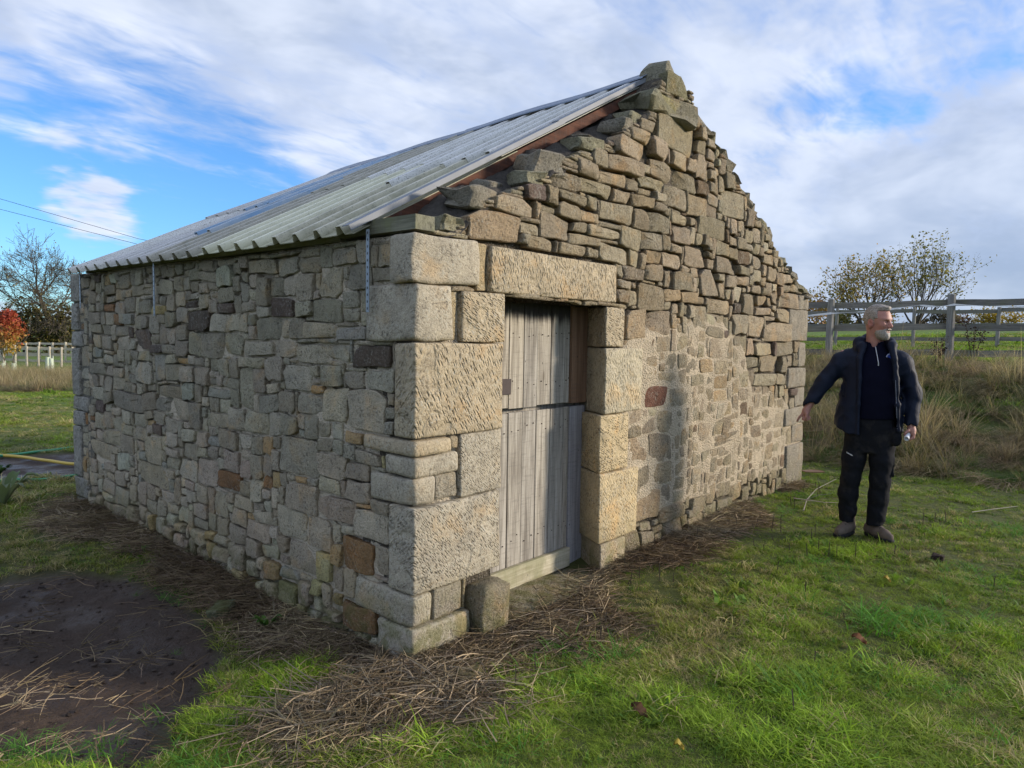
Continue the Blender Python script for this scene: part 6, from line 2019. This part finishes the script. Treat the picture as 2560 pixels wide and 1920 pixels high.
near_wall = np.clip(1.3 - np.minimum(np.hypot(np.minimum(gx, 0) * (gx < 0), np.maximum(-gy, 0)), 3) * 0.7, 0, 1)
dryness = sstep(dry + 0.35 * near_wall * (gx < 3) - 0.10 * (gx > 2.0), 0.62, 1.0)
lush = sstep(fbm(gx * 0.9 + 5, gy * 0.9, 0, 161, 3), -0.1, 0.45)
c_g = np.array((0.215, 0.305, 0.034)); c_l = np.array((0.28, 0.43, 0.034)); c_o = np.array((0.30, 0.28, 0.065)); c_s = np.array((0.50, 0.41, 0.20))
tint = c_g + (c_l - c_g) * lush[:, None]
rnd = r_.random(n)
tint = tint + (c_o - tint) * (dryness * 0.55 + 0.18 * rnd)[:, None]
straw_one = r_.random(n) < (0.08 + 0.46 * dryness)
tint[straw_one] = c_s * (0.7 + 0.5 * r_.random((straw_one.sum(), 1)))
tint *= (0.62 + 0.66 * r_.random((n, 1)))
clumpy = sstep(fbm(gx * 5, gy * 5, 0, 167, 2), -0.35, 0.45)
sc0 = (0.50 + 0.6 * r_.random(n)) * (0.66 + 0.45 * lush) * (0.72 + 0.70 * clumpy) * (1 + 0.05 * np.clip(d_ - 4, 0, 30))
clump = r_.random(n) < 0.025
sc0[clump] *= 1.6
scl = np.stack([sc0 * (1 + 0.03 * np.clip(d_ - 4, 0, 30)), sc0 * (1 + 0.03 * np.clip(d_ - 4, 0, 30)), sc0 * (0.85 + 0.35 * r_.random(n))], -1)
rot = np.stack([r_.normal(0, 0.10, n), r_.normal(0, 0.10, n), r_.random(n) * 6.283], -1)
turf_kinds = [blades_mesh('t', 16, 0.045, 0.030, 0.080, 0.0038, 0.65, 0.42, 300 + k) for k in range(5)] + [blades_mesh('t', 13, 0.05, 0.06, 0.13, 0.0040, 0.95, 0.55, 310 + k, 4) for k in range(2)] + [blades_mesh('t', 14, 0.06, 0.022, 0.045, 0.014, 1.3, 0.25, 320, 3)]
idx_ = r_.integers(0, 8, n); idx_ = np.where((idx_ >= 5) & (r_.random(n) < 0.4), r_.integers(0, 5, n), idx_)
broad = idx_ == 7
tint[broad] = np.array((0.13, 0.22, 0.035)) * r_.uniform(0.6, 1.2, (broad.sum(), 1))
scatter('turf_grass', np.stack([gx, gy, gz_], -1), rot, scl, idx_, np.concatenate([tint, np.ones((n, 1))], 1), turf_kinds, 'short green and yellowing grass covering the field', 'grass')
print('turf', n)

# --- lusher tufts here and there on the lawn
tufts = [(0.55, -0.75, 1.5), (1.85, -1.75, 1.9), (2.3, -2.05, 1.3), (1.3, -2.05, 1.3), (2.75, -1.2, 1.2), (-0.5, -1.0, 1.2), (3.2, -2.0, 1.2), (0.9, -1.7, 1.3), (3.9, -2.6, 1.3), (0.1, -2.0, 1.2), (4.6, -1.2, 1.1), (4.9, -2.0, 1.2), (-1.45, 0.35, 1.2), (-1.2, -0.15, 1.2), (-1.62, 0.62, 1.1), (0.62, -0.24, 0.9), (-0.3, 1.2, 0.8), (-0.22, 0.75, 0.7), (-0.35, 1.9, 0.8), (4.3, -0.35, 0.9), (5.0, -0.3, 1.0)]
lp = []; ls = []; lt = []
r_ = np.random.default_rng(8)
for tx, ty, ts in tufts:
    for k in range(14):
        x, y = tx + r_.normal(0, 0.13), ty + r_.normal(0, 0.13)
        if inside(x, y, 0.03): continue
        lp.append((x, y, gz(x, y) - 0.01)); s = ts * r_.uniform(0.45, 0.85); ls.append((s, s, s)); b = r_.uniform(0.8, 1.2)
        lt.append((0.11 * b, 0.27 * b, 0.035 * b, 1))
nl = len(lp)
scatter('lush_grass_tufts', np.array(lp), np.stack([r_.normal(0, 0.1, nl), r_.normal(0, 0.1, nl), r_.random(nl) * 6.28], -1), np.array(ls), r_.integers(0, 3, nl), np.array(lt),
        [blades_mesh('l', 18, 0.07, 0.08, 0.19, 0.0055, 0.7, 0.38, 330 + k, 4) for k in range(3)], 'taller lush green grass tufts dotted over the lawn', 'grass')

# --- rough dead grass on the bank behind the man and in the field on the left
r_ = np.random.default_rng(11)
n = 5800
x = r_.uniform(6.4, 14.0, n); y = r_.uniform(-12.0, 6.5, n)
aa = (x - CAM.x) * RH.x + (y - CAM.y) * RH.y; dd = (x - CAM.x) * FH.x + (y - CAM.y) * FH.y
nz = fbm(x * 0.6, y * 0.6, 0, 171, 3)
k1 = (aa > 1.5) & (aa < 0.98 * dd) & (dd > 6) & (x > 7.15 + 0.7 * nz) & (x < 12.9 + 0.5 * nz) & ~inside(x, y, 0.35)
x, y = x[k1], y[k1]
n2 = 1900
dl = r_.uniform(19.5, 33, n2); al = -dl * r_.uniform(0.50, 0.80, n2)
xl, yl = plan(al, dl)
xs = np.concatenate([x, xl]); ys = np.concatenate([y, yl]); nb = len(x); n = len(xs)
isl = np.arange(n) >= nb
nz = fbm(xs * 0.8, ys * 0.8, 0, 181, 3); nz2 = fbm(xs * 1.7, ys * 1.7, 0, 183, 2)
c_straw = np.array((0.50, 0.40, 0.235)); c_ol = np.array((0.33, 0.27, 0.14)); c_pk = np.array((0.46, 0.32, 0.215)); c_gr = np.array((0.13, 0.21, 0.05))
w1 = sstep(nz, -0.25, 0.35)[:, None]
tint = c_ol * (1 - w1) + c_straw * w1
tint = tint + (c_pk - tint) * sstep(nz2, 0.1, 0.5)[:, None] * 0.6
gsel = r_.random(n) < np.where(isl, 0.12, 0.30) * (1.2 - sstep(nz, -0.3, 0.3))
tint[gsel] = c_gr * r_.uniform(0.7, 1.3, (gsel.sum(), 1))
tint *= r_.uniform(0.5, 1.25, (n, 1))
sc0 = r_.uniform(0.5, 1.0, n) * np.where(isl, 1.25, 0.70 + 0.60 * sstep(fbm(xs * 1.3, ys * 1.3, 0, 187, 2), -0.4, 0.4))
idx_ = np.where(gsel, r_.integers(0, 2, n), np.where(r_.random(n) < 0.62, r_.integers(2, 5, n), r_.integers(5, 7, n)))
flopd = man_rot + math.pi + 0.35 + 0.9 * fbm(xs * 0.7, ys * 0.7, 0, 191, 2)
rot = np.stack([r_.normal(0, 0.08, n), r_.normal(0, 0.08, n), np.where((idx_ >= 2) & (idx_ < 5), flopd, r_.random(n) * 6.28)], -1)
rough_kinds = [blades_mesh('r', 70, 0.16, 0.22, 0.50, 0.009, 0.55, 0.28, 350 + k, 5) for k in range(2)] + \
              [blades_mesh('r', 80, 0.16, 0.35, 0.80, 0.0085, 0.75, 0.45, 360 + k, 6, flop=0.0, colvar=0.5) for k in range(3)] + \
              [blades_mesh('r', 40, 0.12, 0.40, 0.85, 0.0070, 0.40, 0.14, 370 + k, 5, colvar=0.5) for k in range(2)]
scatter('rough_grass', np.stack([xs, ys, height(xs, ys) - 0.02], -1), rot, np.stack([sc0, sc0, sc0 * r_.uniform(0.8, 1.1, n)], -1), idx_, np.concatenate([tint, np.ones((n, 1))], 1), rough_kinds, 'long straw-coloured rough grass on the bank and in the far field', 'grass')
print('rough', n)

# --- straw and dead stalks along the foot of the walls
r_ = np.random.default_rng(21)
n = 26000
sx_ = np.concatenate([r_.uniform(-1.0, 6.3, n * 2 // 3), r_.uniform(-1.2, 0.0, n // 3)]); sy_ = np.concatenate([r_.uniform(-1.5, 0.0, n * 2 // 3), r_.uniform(-0.9, 5.2, n // 3)])
m_ = straw_mask(sx_, sy_)
k_ = (r_.random(len(sx_)) < m_ * 0.85) & ~inside(sx_, sy_, 0.015)
# thin scatter over the mud
mx_, my_ = r_.uniform(-2.2, -0.3, 2600), r_.uniform(0.2, 3.4, 2600)
km = (r_.random(2600) < 0.04 + 0.16 * sstep(fbm(mx_ * 1.6, my_ * 1.6, 0, 201, 3), 0.2, 0.6)) & (mud_mask(mx_, my_) > 0.02)
xs = np.concatenate([sx_[k_], mx_[km]]); ys = np.concatenate([sy_[k_], my_[km]]); n = len(xs)
pale = sstep(fbm(xs * 1.3, ys * 1.3, 0, 211, 3), -0.2, 0.5)
tint = np.array((0.27, 0.20, 0.13)) + (np.array((0.70, 0.58, 0.40)) - np.array((0.27, 0.20, 0.13))) * (pale * r_.random(n))[:, None]
tint *= r_.uniform(0.6, 1.25, (n, 1))
s0 = r_.uniform(0.45, 1.25, n)
big = np.exp(-((xs + 0.15) ** 2 + (ys + 0.55) ** 2) / 0.14) + 0.8 * np.exp(-((xs + 0.45) ** 2 + (ys - 0.1) ** 2) / 0.12) + 0.35 * np.exp(-((xs - 0.9) ** 2 + (ys + 0.45) ** 2) / 0.2)
bsel = r_.random(n) < 0.55 * big
idx_ = np.where(bsel, r_.integers(3, 5, n), r_.integers(0, 3, n))
tint[bsel] = np.array((0.68, 0.56, 0.40)) * r_.uniform(0.45, 1.2, (bsel.sum(), 1))
rot = np.stack([r_.normal(0, 0.06, n), r_.normal(0, 0.06, n), r_.random(n) * 6.28], -1)
straw_kinds = [stalks_mesh('s', 9, 0.04, 0.06, 0.17, 0.0022, 400 + k) for k in range(3)] + [stalks_mesh('s', 4, 0.05, 0.16, 0.42, 0.0034, 410, 0.16), stalks_mesh('s', 9, 0.05, 0.10, 0.30, 0.0019, 411, 0.14)]
scatter('straw_litter', np.stack([xs, ys, height(xs, ys) + 0.012], -1), rot, np.stack([s0, s0, s0], -1), idx_, np.concatenate([tint, np.ones((n, 1))], 1), straw_kinds, 'litter of dead straw and stalks along the foot of the walls', 'straw')
print('straw', n)

# --- dark stubs of cut stems standing in the turf and the straw
r_ = np.random.default_rng(31)
n = 70
xs = r_.uniform(-0.8, 5.5, n); ys = -np.abs(r_.normal(0, 0.9, n)) - 0.05
g = Geo()
for x, y in zip(xs, ys):
    z = gz(x, y); h_ = r_.uniform(0.04, 0.13)
    g.tube([(x, y, z - 0.02), (x + r_.normal(0, 0.012), y + r_.normal(0, 0.012), z + h_)], [0.0036, 0.0028], 4)
tag(g.build('stem_stubs', M_TWIG), 'dark cut stem stubs sticking up from the turf', 'stubble', None, 'stuff')

# --- crumbs and clods on the bare mud
r_ = np.random.default_rng(41)
mx_, my_ = r_.uniform(-2.3, -0.2, 5200), r_.uniform(0.0, 3.8, 5200)
km = (mud_mask(mx_, my_) > 0.15) & (r_.random(5200) < 0.35 + 0.65 * sstep(fbm(mx_ * 2.2, my_ * 2.2, 0, 221, 3), -0.1, 0.4))
xs, ys = mx_[km], my_[km]; n = len(xs)


def crumb(seed):
    bm = bmesh.new(); bmesh.ops.create_icosphere(bm, subdivisions=1, radius=1.0)
    rr = random.Random(seed)
    for v in bm.verts: v.co = Vector((v.co.x * rr.uniform(0.6, 1.3), v.co.y * rr.uniform(0.6, 1.3), max(v.co.z, -0.3) * rr.uniform(0.35, 0.8)))
    me = bpy.data.meshes.new('crumb'); bm.to_mesh(me); bm.free()
    at = me.attributes.new('col', 'FLOAT_COLOR', 'POINT'); at.data.foreach_set('color', np.ones(len(me.vertices) * 4, np.float32))
    me.materials.append(M_BLADE)
    return bpy.data.objects.new('crumb', me)


s0 = 0.003 + 0.015 * r_.random(n) ** 3
tint = np.array((0.11, 0.082, 0.066)) * r_.uniform(0.4, 1.3, (n, 1))
scatter('mud_crumbs', np.stack([xs, ys, height(xs, ys) - 0.026], -1), np.stack([np.zeros(n), np.zeros(n), r_.random(n) * 6.28], -1), np.stack([s0, s0, s0], -1), r_.integers(0, 4, n), np.concatenate([tint, np.ones((n, 1))], 1), [crumb(k) for k in range(4)], 'crumbs and small clods on the trodden mud', 'soil')
